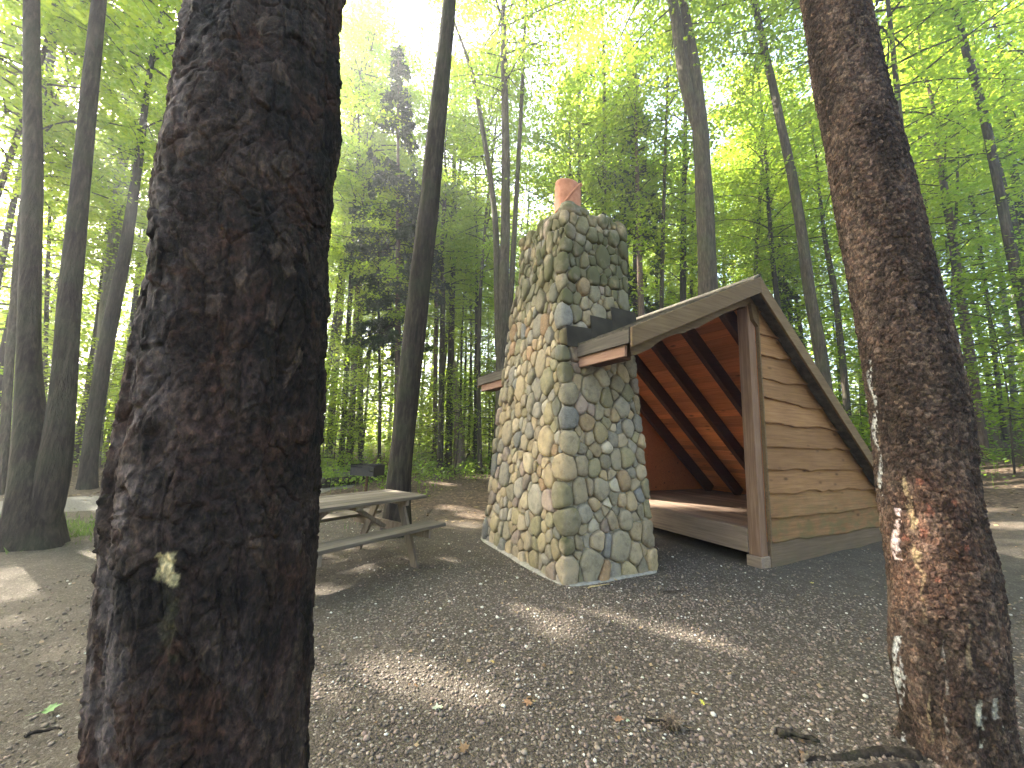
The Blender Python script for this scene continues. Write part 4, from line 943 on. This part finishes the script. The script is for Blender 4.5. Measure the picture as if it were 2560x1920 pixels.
# --- fillers: slender trees deeper in the wood, all alike
def fillers():
    rg = np.random.default_rng(42); protos = []
    kinds = ['tallA', 'midC', 'slimC', 'tallB', 'midA', 'slimC', 'midC', 'tallA', 'midB', 'tallB']
    for q, kd in enumerate(kinds):
        H = PH[kd]; zz = np.linspace(-.3, H*.97, 14); P = np.column_stack([.25*np.sin(zz*.25+q), .2*np.cos(zz*.2+q*2)-.2, zz]); P[:, :2] -= P[1, :2]
        rad = (.085+.02*(q % 4))*(1-.8*np.clip(zz/H, 0, 1)); V, F, Q, _ = stem_mesh(P, rad, q, True, 9, .06, .25)
        o = mesh('trunk', V, F, M[['bark', 'bark_dark', 'bark_dark', 'bark_dark', 'bark'][q % 5]], smooth=True); me = o.data; bpy.data.objects.remove(o); protos.append((kd, me))
    pts = [np.array(q) for q in ((-13., 8.5), (-15.5, 11.), (-11.5, 13.), (-16., 14.5), (-12.5, 17.), (-8.5, 15.5), (-18.5, 12.), (-9.6, 19.5), (-7.9, 21.), (-9.8, 24.5), (-6.6, 25.5), (-6., 22.), (-11.5, 22.), (-4.6, 24.), (-13.5, 20.), (-8.2, 28.), (-11.5, 27.), (-14., 10.5), (-20, 16.))]
    tries = 0
    while len(pts) < 96 and tries < 8000:
        tries += 1
        a = rg.uniform(R(-66), R(66)); d = 14+20*rg.random()**.8; p = np.array([math.sin(a)*d, math.cos(a)*d])
        if p[1] < 7.5 or any(np.hypot(*(p-q)) < 2.3 for q in pts): continue
        if abs(p[0]+7) < 3.2 and p[1] < 13: continue
        x, y = proj(np.array([p[0], p[1], 3.])); 
        if not (-150 < x < 2710): continue
        pts.append(p)
    for k, p in enumerate(pts):
        kd, me = protos[k % len(protos)]
        r = thing('maple_tree', (p[0], p[1], float(gz(*p))), 'slender leafy tree standing among many others deep in the background wood', 'tree', 'slender trees deep in the wood', rz=rg.uniform(0, 6.28))
        s = rg.uniform(.85, 1.12); r.scale = (s, s, s); r.rotation_euler[0] = rg.normal()*.03; r.rotation_euler[1] = rg.normal()*.03
        for nme, m_ in (('trunk', me), ('crown', PROTO[kd])):
            o = bpy.data.objects.new(nme, m_); COL.objects.link(o); o.parent = r
    # saplings
    me_s = {}
    for kd in ('sapA', 'sapB', 'sapC'):
        H = PH[kd]; zz = np.linspace(-.1, H*.95, 7); V, F = tube(np.column_stack([.05*np.sin(zz), .04*np.cos(zz*1.3), zz]), .022*(1-.8*np.clip(zz/H, 0, 1)), 6); o = mesh('trunk', V, F, M['bark'], smooth=True); me_s[kd] = o.data; bpy.data.objects.remove(o)
    pts = []; tries = 0
    while len(pts) < 120 and tries < 9000:
        tries += 1
        a = rg.uniform(R(-62), R(62)); d = 10.5+17*rg.random(); p = np.array([math.sin(a)*d, math.cos(a)*d])
        if p[1] < 6.5 or any(np.hypot(*(p-q)) < .9 for q in pts): continue
        if -4.6 < p[0] < 3 and p[1] < 15.5: continue       # clearing behind the table
        if -11 < p[0] < -3 and p[1] < 12.5: continue         # path
        if p[0] < -3 and p[1] < 10: continue
        if 2 < p[0] < 12.5 and p[1] < 9.5: continue
        pts.append(p)
    for k, p in enumerate(pts):
        kd = ('sapA', 'sapB', 'sapC')[k % 3]
        r = thing('maple_sapling', (p[0], p[1], float(gz(*p))), 'young leafy sapling in the bright green undergrowth at the edge of the wood', 'sapling', 'saplings in the undergrowth', rz=rg.uniform(0, 6.28)); s = rg.uniform(.75, 1.15); r.scale = (s, s, s)
        for nme, m_ in (('trunk', me_s[kd]), ('crown', PROTO[kd])):
            o = bpy.data.objects.new(nme, m_); COL.objects.link(o); o.parent = r
fillers()

# --- far wood: one mass
def far_wood():
    rg = np.random.default_rng(9); cs = []
    n = 3400
    a = rg.uniform(-np.pi, np.pi, n); d = 34+24*rg.random(n); back = np.abs(a) > R(75); d = np.where(back, 13+22*rg.random(n), d)
    z = rg.random(n)**1.5*22; x = np.sin(a)*d; y = np.cos(a)*d
    dens = vnoise(np.column_stack([x*.22, y*.22, z*.3]), 31)
    keep = (dens > -.15) | (z < 6); x, y, z = x[keep], y[keep], z[keep]; n = len(x)
    nl = 2300; a = rg.uniform(R(-75), R(75), nl); d = 27+18*rg.random(nl); x = np.concatenate([x, np.sin(a)*d]); y = np.concatenate([y, np.cos(a)*d]); z = np.concatenate([z, .2+8.5*rg.random(nl)**1.2]); n = len(x)
    c = np.column_stack([x, y, z+gz(x, y)]); per = 34; idx = np.repeat(np.arange(n), per); m = len(idx)
    P = c[idx]+rg.normal(size=(m, 3))*np.array([1.1, 1.1, .5]); nm = np.column_stack([rg.normal(size=(m, 2))*.7, np.ones(m)])
    V, F = diamonds(P, .3*rg.uniform(.6, 1.3, m), nm, rg, .75); T = np.repeat(np.clip(rg.random(n)[idx]*.6+rg.random(m)*.4, 0, 1), 4)
    BV = []; BF = []; bn = 0
    for k in range(150):
        a = rg.uniform(-np.pi, np.pi); d = 33+22*rg.random() if abs(a) < R(75) else 14+20*rg.random(); x, y = math.sin(a)*d, math.cos(a)*d; g = float(gz(x, y)); H = rg.uniform(16, 25); l = rg.normal(size=2)*.03
        Vb, Fb = tube(np.array([[x+l[0]*h, y+l[1]*h, g+h] for h in np.linspace(-.2, H, 6)]), np.linspace(.19, .04, 6)*rg.uniform(.6, 1.2), 7, False); BV.append(Vb); BF += [tuple(q+bn for q in f) for f in Fb]; bn += len(Vb)
    BV = np.vstack(BV); BF = np.array(BF)
    o = mesh('far_wood', np.vstack([V, BV]), np.vstack([F, BF+len(V)]), [M['leaf'], M['bark']], midx=np.concatenate([np.zeros(len(F)), np.ones(len(BF))]), tint=np.concatenate([T, np.zeros(len(BV))]))
    tag(o, 'dense green wood closing the view behind the nearer trees', 'woodland', kind='stuff')
far_wood()

# --- undergrowth, grass, litter, gravel
def undergrowth():
    rg = np.random.default_rng(4); n = 5200
    a = rg.uniform(R(-64), R(64), n); d = 9.5+26*rg.random(n)**1.3; x = np.sin(a)*d; y = np.cos(a)*d
    edge = 14.6+1.1*np.sin(x*.9)+.8*vnoise(np.column_stack([x*.6, y*.6, 0*x]), 2)
    clear = (x > -4.4) & (x < 6.5) & (y < edge)
    clear |= (x <= -4.4) & (y < 10.4+.4*(-4.4-x)*.4) & (np.abs(x+5.5) < 30) & (x > -20)
    clear |= (x >= 6.5) & (y < 9.2+1.0*vnoise(np.column_stack([x*.6, y*.6, 0*x]), 7))
    clear |= (x > -4.4) & (x < -2.2) & (y < 11.4)
    keep = ~clear & (vnoise(np.column_stack([x*.35, y*.35, 0*x]), 6) > -.45)
    left = (x > -4.6) & (x < -2.0) & (y > 9.6) & (y < edge); keep |= left & (rg.random(n) < .6)
    x, y = x[keep], y[keep]; n = len(x); h = rg.uniform(.12, .75, n)*(.7+.5*rg.random(n))
    c = np.column_stack([x, y, gz(x, y)+h]); r_ = rg.uniform(.15, .42, n)
    V, F, T = sprays(rg, c, r_, 17, .1, .55, .35, .5)
    # stems
    e = np.column_stack([rg.normal(size=(n, 2))*.08, np.zeros(n)]); S = []
    b0 = np.column_stack([x, y, gz(x, y)-.02]); sx = np.array([.006, 0, 0]); Vs = np.stack([b0-sx, b0+sx, c+sx*.5, c-sx*.5], 1).reshape(-1, 3); Fs = np.arange(4*n).reshape(n, 4)
    o = mesh('undergrowth', np.vstack([V, Vs]), np.vstack([F, Fs+len(V)]), M['herb'], tint=np.concatenate([T, np.full(len(Vs), .1)])); tag(o, 'low bright green seedlings and ferns carpeting the wood floor', 'undergrowth', kind='stuff')
    # grass beside the path
    n = 5200; t = rg.random(n); cx = np.where(rg.random(n) < .6, rg.normal(-6.6, .9, n), rg.normal(-4.6, .7, n)); cy = np.where(cx < -5.6, rg.normal(5.6, .35, n), rg.normal(6.7, .7, n))
    p = np.column_stack([cx, cy, gz(cx, cy)-.005]); hh = rg.uniform(.03, .11, n); d = rg.normal(size=(n, 2))*.03; sd = np.column_stack([rg.normal(size=(n, 2))*.004, np.zeros(n)])
    tip = p+np.column_stack([d, hh]); V = np.stack([p-sd, p+sd, tip], 1).reshape(-1, 3)
    o = mesh('grass', V, np.arange(3*n).reshape(n, 3), M['grass'], tint=np.repeat(rg.random(n), 3)); tag(o, 'thin patches of short grass beside the gravel path', 'grass', kind='stuff')
undergrowth()

def blocked(x, y):
    q = np.column_stack([x, y])-P0[:2]; s = q@np.array([-math.sin(AZ), math.cos(AZ)]); t = q@np.array([math.cos(AZ), math.sin(AZ)])
    return ((s > .38) & (s < 2.5) & (t > -2.75) & (t < -1.35)) | ((s > -.05) & (t > -.05) & (s < 3.6) & (t < 4))
def gravel():
    rg = np.random.default_rng(15)
    t = (1+5**.5)/2; iv = np.array([(-1, t, 0), (1, t, 0), (-1, -t, 0), (1, -t, 0), (0, -1, t), (0, 1, t), (0, -1, -t), (0, 1, -t), (t, 0, -1), (t, 0, 1), (-t, 0, -1), (-t, 0, 1)])/math.hypot(1, t)
    jf = np.array([(0, 11, 5), (0, 5, 1), (0, 1, 7), (0, 7, 10), (0, 10, 11), (1, 5, 9), (5, 11, 4), (11, 10, 2), (10, 7, 6), (7, 1, 8), (3, 9, 4), (3, 4, 2), (3, 2, 6), (3, 6, 8), (3, 8, 9), (4, 9, 5), (2, 4, 11), (6, 2, 10), (8, 6, 7), (9, 8, 1)])
    n = 78000; x = rg.uniform(-4.2, 5.4, n); y = 1.0+7.5*rg.random(n)**1.25
    w = np.exp(-(((x-1.0)/2.1)**2+((y-2.9)/2.0)**2)**1.5)+.13+.07*(x < -1)+.25*vnoise(np.column_stack([x*1.1, y*1.1, 0*x]), 3)*1
    keep = (rg.random(n) < w) & ~blocked(x, y); x, y = x[keep], y[keep]; n = len(x)
    sz = rg.uniform(.0042, .0105, n)*(1+.5*(rg.random(n) < .12)); S = sz[:, None]*np.column_stack([rg.uniform(.8, 1.3, n), rg.uniform(.8, 1.3, n), rg.uniform(.5, .85, n)])
    a = rg.uniform(0, 6.28, n); ca, sa = np.cos(a), np.sin(a)
    B = iv[None]*S[:, None]*(1+.16*rg.normal(size=(n, 12, 1))); X = B[..., 0]*ca[:, None]-B[..., 1]*sa[:, None]; Yy = B[..., 0]*sa[:, None]+B[..., 1]*ca[:, None]
    V = np.stack([X+x[:, None], Yy+y[:, None], B[..., 2]+(gz(x, y)+vnoise(np.column_stack([x*1.9, y*1.9, 0*x]), 5)*.012+sz*.3)[:, None]], -1).reshape(-1, 3)
    pal = np.array([(.112, .09, .07), (.146, .118, .093), (.087, .07, .056), (.176, .14, .108), (.129, .103, .08), (.22, .18, .146), (.165, .123, .094), (.2, .148, .122)]); c = pal[rg.integers(0, len(pal), n)]*rg.uniform(.85, 1.4, (n, 1))
    wht = rg.random(n) < .035; c[wht] = np.array([.58, .55, .47])*rg.uniform(.7, 1.1, (wht.sum(), 1))
    F = (jf[None]+12*np.arange(n)[:, None, None]).reshape(-1, 3)
    o = mesh('gravel', V, F, M['gravel'], smooth=True, color=np.repeat(c, 12, 0)); tag(o, 'small dark river gravel with scattered white pebbles covering the clearing', 'gravel', kind='stuff')
    # litter flakes
    n = 11000; x = rg.uniform(-14, 14, n); y = 1+15*rg.random(n)**1.2; keep = ~blocked(x, y); x, y = x[keep], y[keep]; n = len(x)
    far = y > 7; sz = np.where(far, rg.uniform(.03, .09, n), rg.uniform(.004, .007, n)+.036*rg.random(n)**3); nm = np.column_stack([rg.normal(size=(n, 2))*.25, np.ones(n)])
    V, F = diamonds(np.column_stack([x, y, gz(x, y)+.012]), sz, nm, rg, .85); o = mesh('leaf_litter', V, F, M['dry'], tint=np.repeat(rg.random(n), 4)); tag(o, 'scraps of dry brown leaf scattered over the ground', 'leaf litter', kind='stuff')
gravel()

# --- fallen leaves one can point at
def maple_leaf(px, py, size, col, label, rot, curl=.25, kind='fallen_leaf'):
    p = hit(px, py); m, nt, b = newmat('leaf_'+label.split()[0], .7, .2)
    n = noise(nt, 40, 3); L(nt, ramp(nt, n, [(.3, tuple(c*.7 for c in col)), (.7, col)]), b.inputs['Base Color'])
    lob = [(90, 1), (72, .5), (50, .62), (38, .85), (22, .5), (0, .72), (-20, .42), (-50, .5), (-80, .18), (-90, .1)]
    pts = [(a, r_) for a, r_ in lob]+[(180-a, r_) for a, r_ in lob[::-1] if a not in (90, -90)]
    V = [(0, 0, .004)]
    for a, r_ in pts: x, y = math.cos(R(a))*r_*size*.5, math.sin(R(a))*r_*size*.5; V.append((x, y, .006+curl*(x*x+y*y)/size+.004*math.sin(a)))
    k = len(pts); F = [(0, i+1, (i+1) % k+1) for i in range(k)]
    n0 = len(V); V += [(0, -.04*size, .006), (.02*size, -.04*size, .006), (.07*size, -.75*size, .012), (.05*size, -.75*size, .012)]; F.append((n0, n0+1, n0+2, n0+3))
    o = mesh(kind, V, F, m, smooth=True); o.location = (p[0], p[1], float(gz(p[0], p[1]))+.012); o.rotation_euler = (R(RNG.uniform(-12, 12)), R(RNG.uniform(-12, 12)), rot)
    tag(o, label, 'leaf')
maple_leaf(1093, 1786, .085, (.42, .46, .33), 'pale green maple leaf lying on the gravel in the foreground', .3)
maple_leaf(1322, 1764, .09, (.3, .17, .09), 'reddish brown leaf lying flat on the gravel near the bottom centre', 1.9)
maple_leaf(1231, 1664, .05, (.5, .36, .12), 'small tan yellow leaf at the edge of the nearest sunlit patch', 2.6, .5)
maple_leaf(1160, 1890, .085, (.24, .15, .08), 'dull brown curled leaf at the bottom edge of the gravel', .8, .6)
maple_leaf(1757, 1766, .05, (.62, .58, .1), 'bright yellow leaf lying beside the clump of dead grass', 1.2, .6)
maple_leaf(1735, 1742, .06, (.36, .23, .11), 'light brown leaf just behind the bright yellow leaf', 3.2, .5)
maple_leaf(1543, 1810, .075, (.26, .14, .08), 'dark rusty leaf left of the clump of dead grass', 4.2, .4)
maple_leaf(1570, 1812, .03, (.5, .62, .42), 'tiny mint green leaf beside the dark rusty leaf', .2)
maple_leaf(1320, 1530, .05, (.55, .44, .22), 'small yellow leaf in the sunlit patch below the chimney', 1.1, .5)
maple_leaf(1292, 1537, .05, (.3, .21, .12), 'brown leaf just left of the small yellow leaf below the chimney', 2.4, .4)
maple_leaf(2032, 1462, .07, (.6, .5, .16), 'yellow leaf on the dirt in front of the shelter skirt', .5, .5)
maple_leaf(1280, 1610, .06, (.3, .23, .15), 'crumpled brown leaf between the two sunlit gravel patches', .9, .6)
maple_leaf(118, 1785, .10, (.2, .32, .12), 'narrow green leaf lying left of the big foreground trunk', -.9, .3)

# --- sticks, clump, root, log
def stick(px0, px1, r_, mat, label, bend=.02, name='stick', cat='stick', n=9):
    a = hit(*px0); b = hit(*px1); t = np.linspace(0, 1, n)[:, None]; P = a+(b-a)*t; d = b-a; side = np.array([-d[1], d[0], 0]); side /= np.linalg.norm(side)
    P = P+side*(bend*np.sin(t*3.1)+.3*bend*np.sin(t*9)); P[:, 2] = gz(P[:, 0], P[:, 1])+r_*.9+.012; base = P[0].copy()
    V, F = tube(P-base, r_*(1-.5*np.linspace(0, 1, n)), 7); V = V+.25*r_*RNG.normal(size=V.shape); o = mesh(name, V, F, mat, smooth=True, tint=np.full(len(V), .5)); o.location = [float(x) for x in base]; tag(o, label, cat)
pale = mat_simple('pale_stick', [(.3, (.36, .25, .12)), (.7, (.55, .42, .22))], 30)
stick((1499, 1446), (1542, 1456), .008, pale, 'pale peeled stick lying right of the chimney base', .03)
stick((1470, 1476), (1524, 1466), .007, pale, 'yellowish stick nearest the front corner of the chimney', .012)
stick((1945, 1846), (2052, 1876), .016, M['bark_dark'], 'thick black stick on the dirt left of the flaky trunk', .012)
stick((1655, 1487), (1720, 1484), .006, M['bark'], 'thin brown twig on the dirt in front of the shelter opening', .01)
stick((2010, 1918), (2045, 1895), .010, M['snag'], 'short tan twig at the bottom edge left of the flaky trunk', .008)
stick((1612, 1814), (1668, 1816), .007, M['bark_dark'], 'dark twig beside the clump of dead grass', .01)
stick((1345, 1588), (1362, 1612), .004, M['bark'], 'tiny twig in the gravel below the chimney', .005)
stick((60, 1858), (150, 1836), .008, M['bark_dark'], 'dark twig on the dirt at the lower left', .02)
def clump():
    rg = np.random.default_rng(3); p = hit(1683, 1822); V = []; F = []; n0 = 0
    for k in range(90):
        a = rg.uniform(0, 6.28); l = rg.uniform(.03, .1); q0 = np.array([rg.normal()*.018, rg.normal()*.018, 0]); q = q0+np.array([math.cos(a)*l*.6, math.sin(a)*l*.6, l*rg.uniform(.1, .75)])
        md = (q0+q)/2+np.array([0, 0, .02]); v, f = tube(np.array([q0, md, q]), (.0028, .002, .0012), 4); V.append(v); F += [tuple(x+n0 for x in g) for g in f]; n0 += len(v)
    o = mesh('grass_clump', np.vstack(V), F, M['snag'], smooth=True, tint=np.full(n0, .5)); o.location = (p[0], p[1], float(gz(p[0], p[1]))); tag(o, 'uprooted clump of dead grass and rootlets on the gravel', 'dead grass')
clump()
def roots():
    # surface roots belong to the flaky tree
    for k, (pts, r_) in enumerate(((((2300, 1905), (2215, 1886), (2120, 1905), (2000, 1900), (1900, 1930)), .03), (((2290, 1925), (2160, 1930), (2060, 1960)), .02))):
        P = np.array([hit(*q) for q in pts]); s = np.linspace(0, len(P)-1, 26); P = np.stack([np.interp(s, np.arange(len(P)), P[:, i]) for i in range(3)], 1)
        for _ in range(4): P[1:-1] = (P[:-2]+2*P[1:-1]+P[2:])/4
        f = np.linspace(0, 1, 26); P[:, 2] = gz(P[:, 0], P[:, 1])+.012*(1-f)-.02*f
        V, F = tube(P-RTB, r_*(1-.55*f), 12); V = V+.004*fbm(V*40, 2, 3)[:, None]
        mesh('root', V, F, M['bark_dark'], rt_root, smooth=True)
roots()
def log():
    a = hit(798, 1222); b = hit(985, 1190); P = a+(b-a)*np.linspace(0, 1, 14)[:, None]; P[:, 2] = gz(P[:, 0], P[:, 1])+.11
    V, F = tube(P-P[0], .15*(1-.25*np.linspace(0, 1, 14)), 14); V = V+.02*fbm(V*4, 3, 8)[:, None]; o = mesh('fallen_log', V, F, M['bark_dark'], smooth=True); o.location = [float(x) for x in P[0]]; tag(o, 'dark rotting log on the ground behind the black grill', 'log')
log()

# ------------------------------------------------------------------ light, sky, camera
SUN_AZ, SUN_EL = R(-62), R(39)
sd = Vector((math.sin(SUN_AZ)*math.cos(SUN_EL), math.cos(SUN_AZ)*math.cos(SUN_EL), math.sin(SUN_EL)))
# gaps in the canopy: leaves and twigs missing along some sun rays, so that sun flecks reach the ground
def canopy_gaps():
    S = np.array(sd); B = []
    def g(px, py, rad): p = hit(px, py); B.append((p, rad))
    for px, py, rad in ((820, 1730, .10), (900, 1725, .16), (1010, 1700, .2), (1110, 1680, .2), (1190, 1690, .17), (1225, 1735, .12), (1120, 1740, .1), (1350, 1525, .17), (1440, 1535, .15), (1390, 1575, .13), (1420, 1600, .11), (1520, 1545, .1), (1620, 1575, .11), (1720, 1600, .16), (1790, 1625, .13),
                        (830, 1490, .22), (800, 1500, .2), (880, 1420, .16), (930, 1405, .16), (820, 1380, .2), (900, 1365, .15), (1010, 1330, .2), (1160, 1310, .28), (1200, 1290, .3), (1140, 1270, .3), (1100, 1210, .35), (1200, 1192, .5), (1240, 1188, .4),
                        (20, 1440, .15), (50, 1470, .17), (10, 1490, .14), (110, 1460, .08), (240, 1385, .16), (210, 1400, .14), (235, 1280, .25), (15, 1560, .07), (130, 1640, .05),
                        (2500, 1290, .5), (2460, 1280, .4), (2540, 1310, .4), (2520, 1210, .5), (2480, 1165, .6), (2540, 1170, .6), (1010, 1400, .1), (1120, 1410, .1)): g(px, py, rad)
    for px, py, rad in ((1600, 1254, .36), (1625, 1254, .34), (1650, 1254, .3), (1675, 1255, .26), (1700, 1256, .22), (1725, 1257, .16), (1745, 1258, .11)):
        d = ray(px, py); B.append((CAM+d*((.455-CH)/d[2]), rad))
    for p in (at_y(2290, 1330, 1.95), at_y(2270, 1420, 1.95), at_y(2300, 1230, 1.95)): B.append((p, .08))
    C = np.array([b[0] for b in B]); Rr = np.array([b[1] for b in B]); bpy.context.view_layer.update()
    for o in list(COL.objects):
        if not o.name.startswith('crown') and not o.name.startswith('far_wood'): continue
        me = o.data; nv = len(me.vertices); co_ = np.empty(nv*3, np.float32); me.vertices.foreach_get('co', co_); co_ = co_.reshape(-1, 3)
        MW = np.array(o.matrix_world); X = co_@MW[:3, :3].T+MW[:3, 3]
        if ((C[:, None, :2]-X[None, ::40, :2])@np.array([S[0], S[1]])).min() > 0: continue
        nf = len(me.polygons); n0 = np.empty(nf, np.int32); me.polygons.foreach_get('loop_start', n0); li = np.empty(len(me.loops), np.int32); me.loops.foreach_get('vertex_index', li); fc = X[li[n0]]
        kill = np.zeros(nf, bool); wob = 1.25+.6*vnoise(fc*2.6, 17)
        for c, r_ in zip(C, Rr):
            d = fc-c; t = d@S; q = np.linalg.norm(d-t[:, None]*S, axis=1); kill |= (t > 0) & (q < r_*wob+.02)
        if not kill.any(): continue
        me2 = me.copy(); o.data = me2
        import bmesh
        bm = bmesh.new(); bm.from_mesh(me2); bm.faces.ensure_lookup_table()
        bmesh.ops.delete(bm, geom=[bm.faces[i] for i in np.nonzero(kill)[0]], context='FACES'); bm.to_mesh(me2); bm.free()
canopy_gaps()
def haze():
    x0, x1, y0, y1, z0, z1 = -170, 170, -130, 180, -3, 34
    V = [(x, y, z) for z in (z0, z1) for y in (y0, y1) for x in (x0, x1)]
    m = bpy.data.materials.new('haze'); m.use_nodes = True; nt = m.node_tree; nt.nodes.remove(nt.nodes['Principled BSDF'])
    v = N(nt, 'ShaderNodeVolumePrincipled'); v.inputs['Color'].default_value = (.93, .95, .97, 1); v.inputs['Density'].default_value = .0042; v.inputs['Anisotropy'].default_value = .6
    L(nt, v.outputs[0], nt.nodes['Material Output'].inputs['Volume'])
    o = mesh('haze', V, [(0, 2, 3, 1), (4, 5, 7, 6), (0, 1, 5, 4), (2, 6, 7, 3), (0, 4, 6, 2), (1, 3, 7, 5)], m); tag(o, 'pale sunlit morning air between the trees', 'haze', kind='stuff')
haze()
ld = bpy.data.lights.new('sun', 'SUN'); ld.energy = 3.2; ld.angle = R(.55); ld.color = (1, .94, .84)
lo = bpy.data.objects.new('sun', ld); COL.objects.link(lo); lo.rotation_mode = 'QUATERNION'; lo.rotation_quaternion = sd.to_track_quat('Z', 'Y'); lo.location = (-12, 8, 30)
w = bpy.data.worlds.new('World'); SC.world = w; w.use_nodes = True; nt = w.node_tree; bg = nt.nodes['Background']
sky = nt.nodes.new('ShaderNodeTexSky'); sky.sky_type = 'NISHITA'; sky.sun_disc = False; sky.sun_elevation = SUN_EL; sky.sun_rotation = SUN_AZ; sky.dust_density = 4.0; sky.air_density = .8; sky.ozone_density = .2
L(nt, sky.outputs[0], bg.inputs[0]); bg.inputs[1].default_value = .15
cd = bpy.data.cameras.new('camera'); co = bpy.data.objects.new('camera', cd); COL.objects.link(co); SC.camera = co
cd.sensor_fit = 'HORIZONTAL'; cd.sensor_width = 36; cd.lens = 36*FP/2560; cd.clip_start = .05; cd.clip_end = 600
Mx = Matrix(((cR[0], cU[0], -cF[0], 0), (cR[1], cU[1], -cF[1], 0), (cR[2], cU[2], -cF[2], CH), (0, 0, 0, 1))); co.matrix_world = Mx
SC.view_settings.view_transform = 'Standard'; SC.view_settings.look = 'None'; SC.view_settings.exposure = 3.25; SC.view_settings.gamma = 1
cy = SC.cycles; cy.max_bounces = 8; cy.diffuse_bounces = 5; cy.glossy_bounces = 2; cy.transmission_bounces = 4; cy.transparent_max_bounces = 4; cy.use_denoising = True
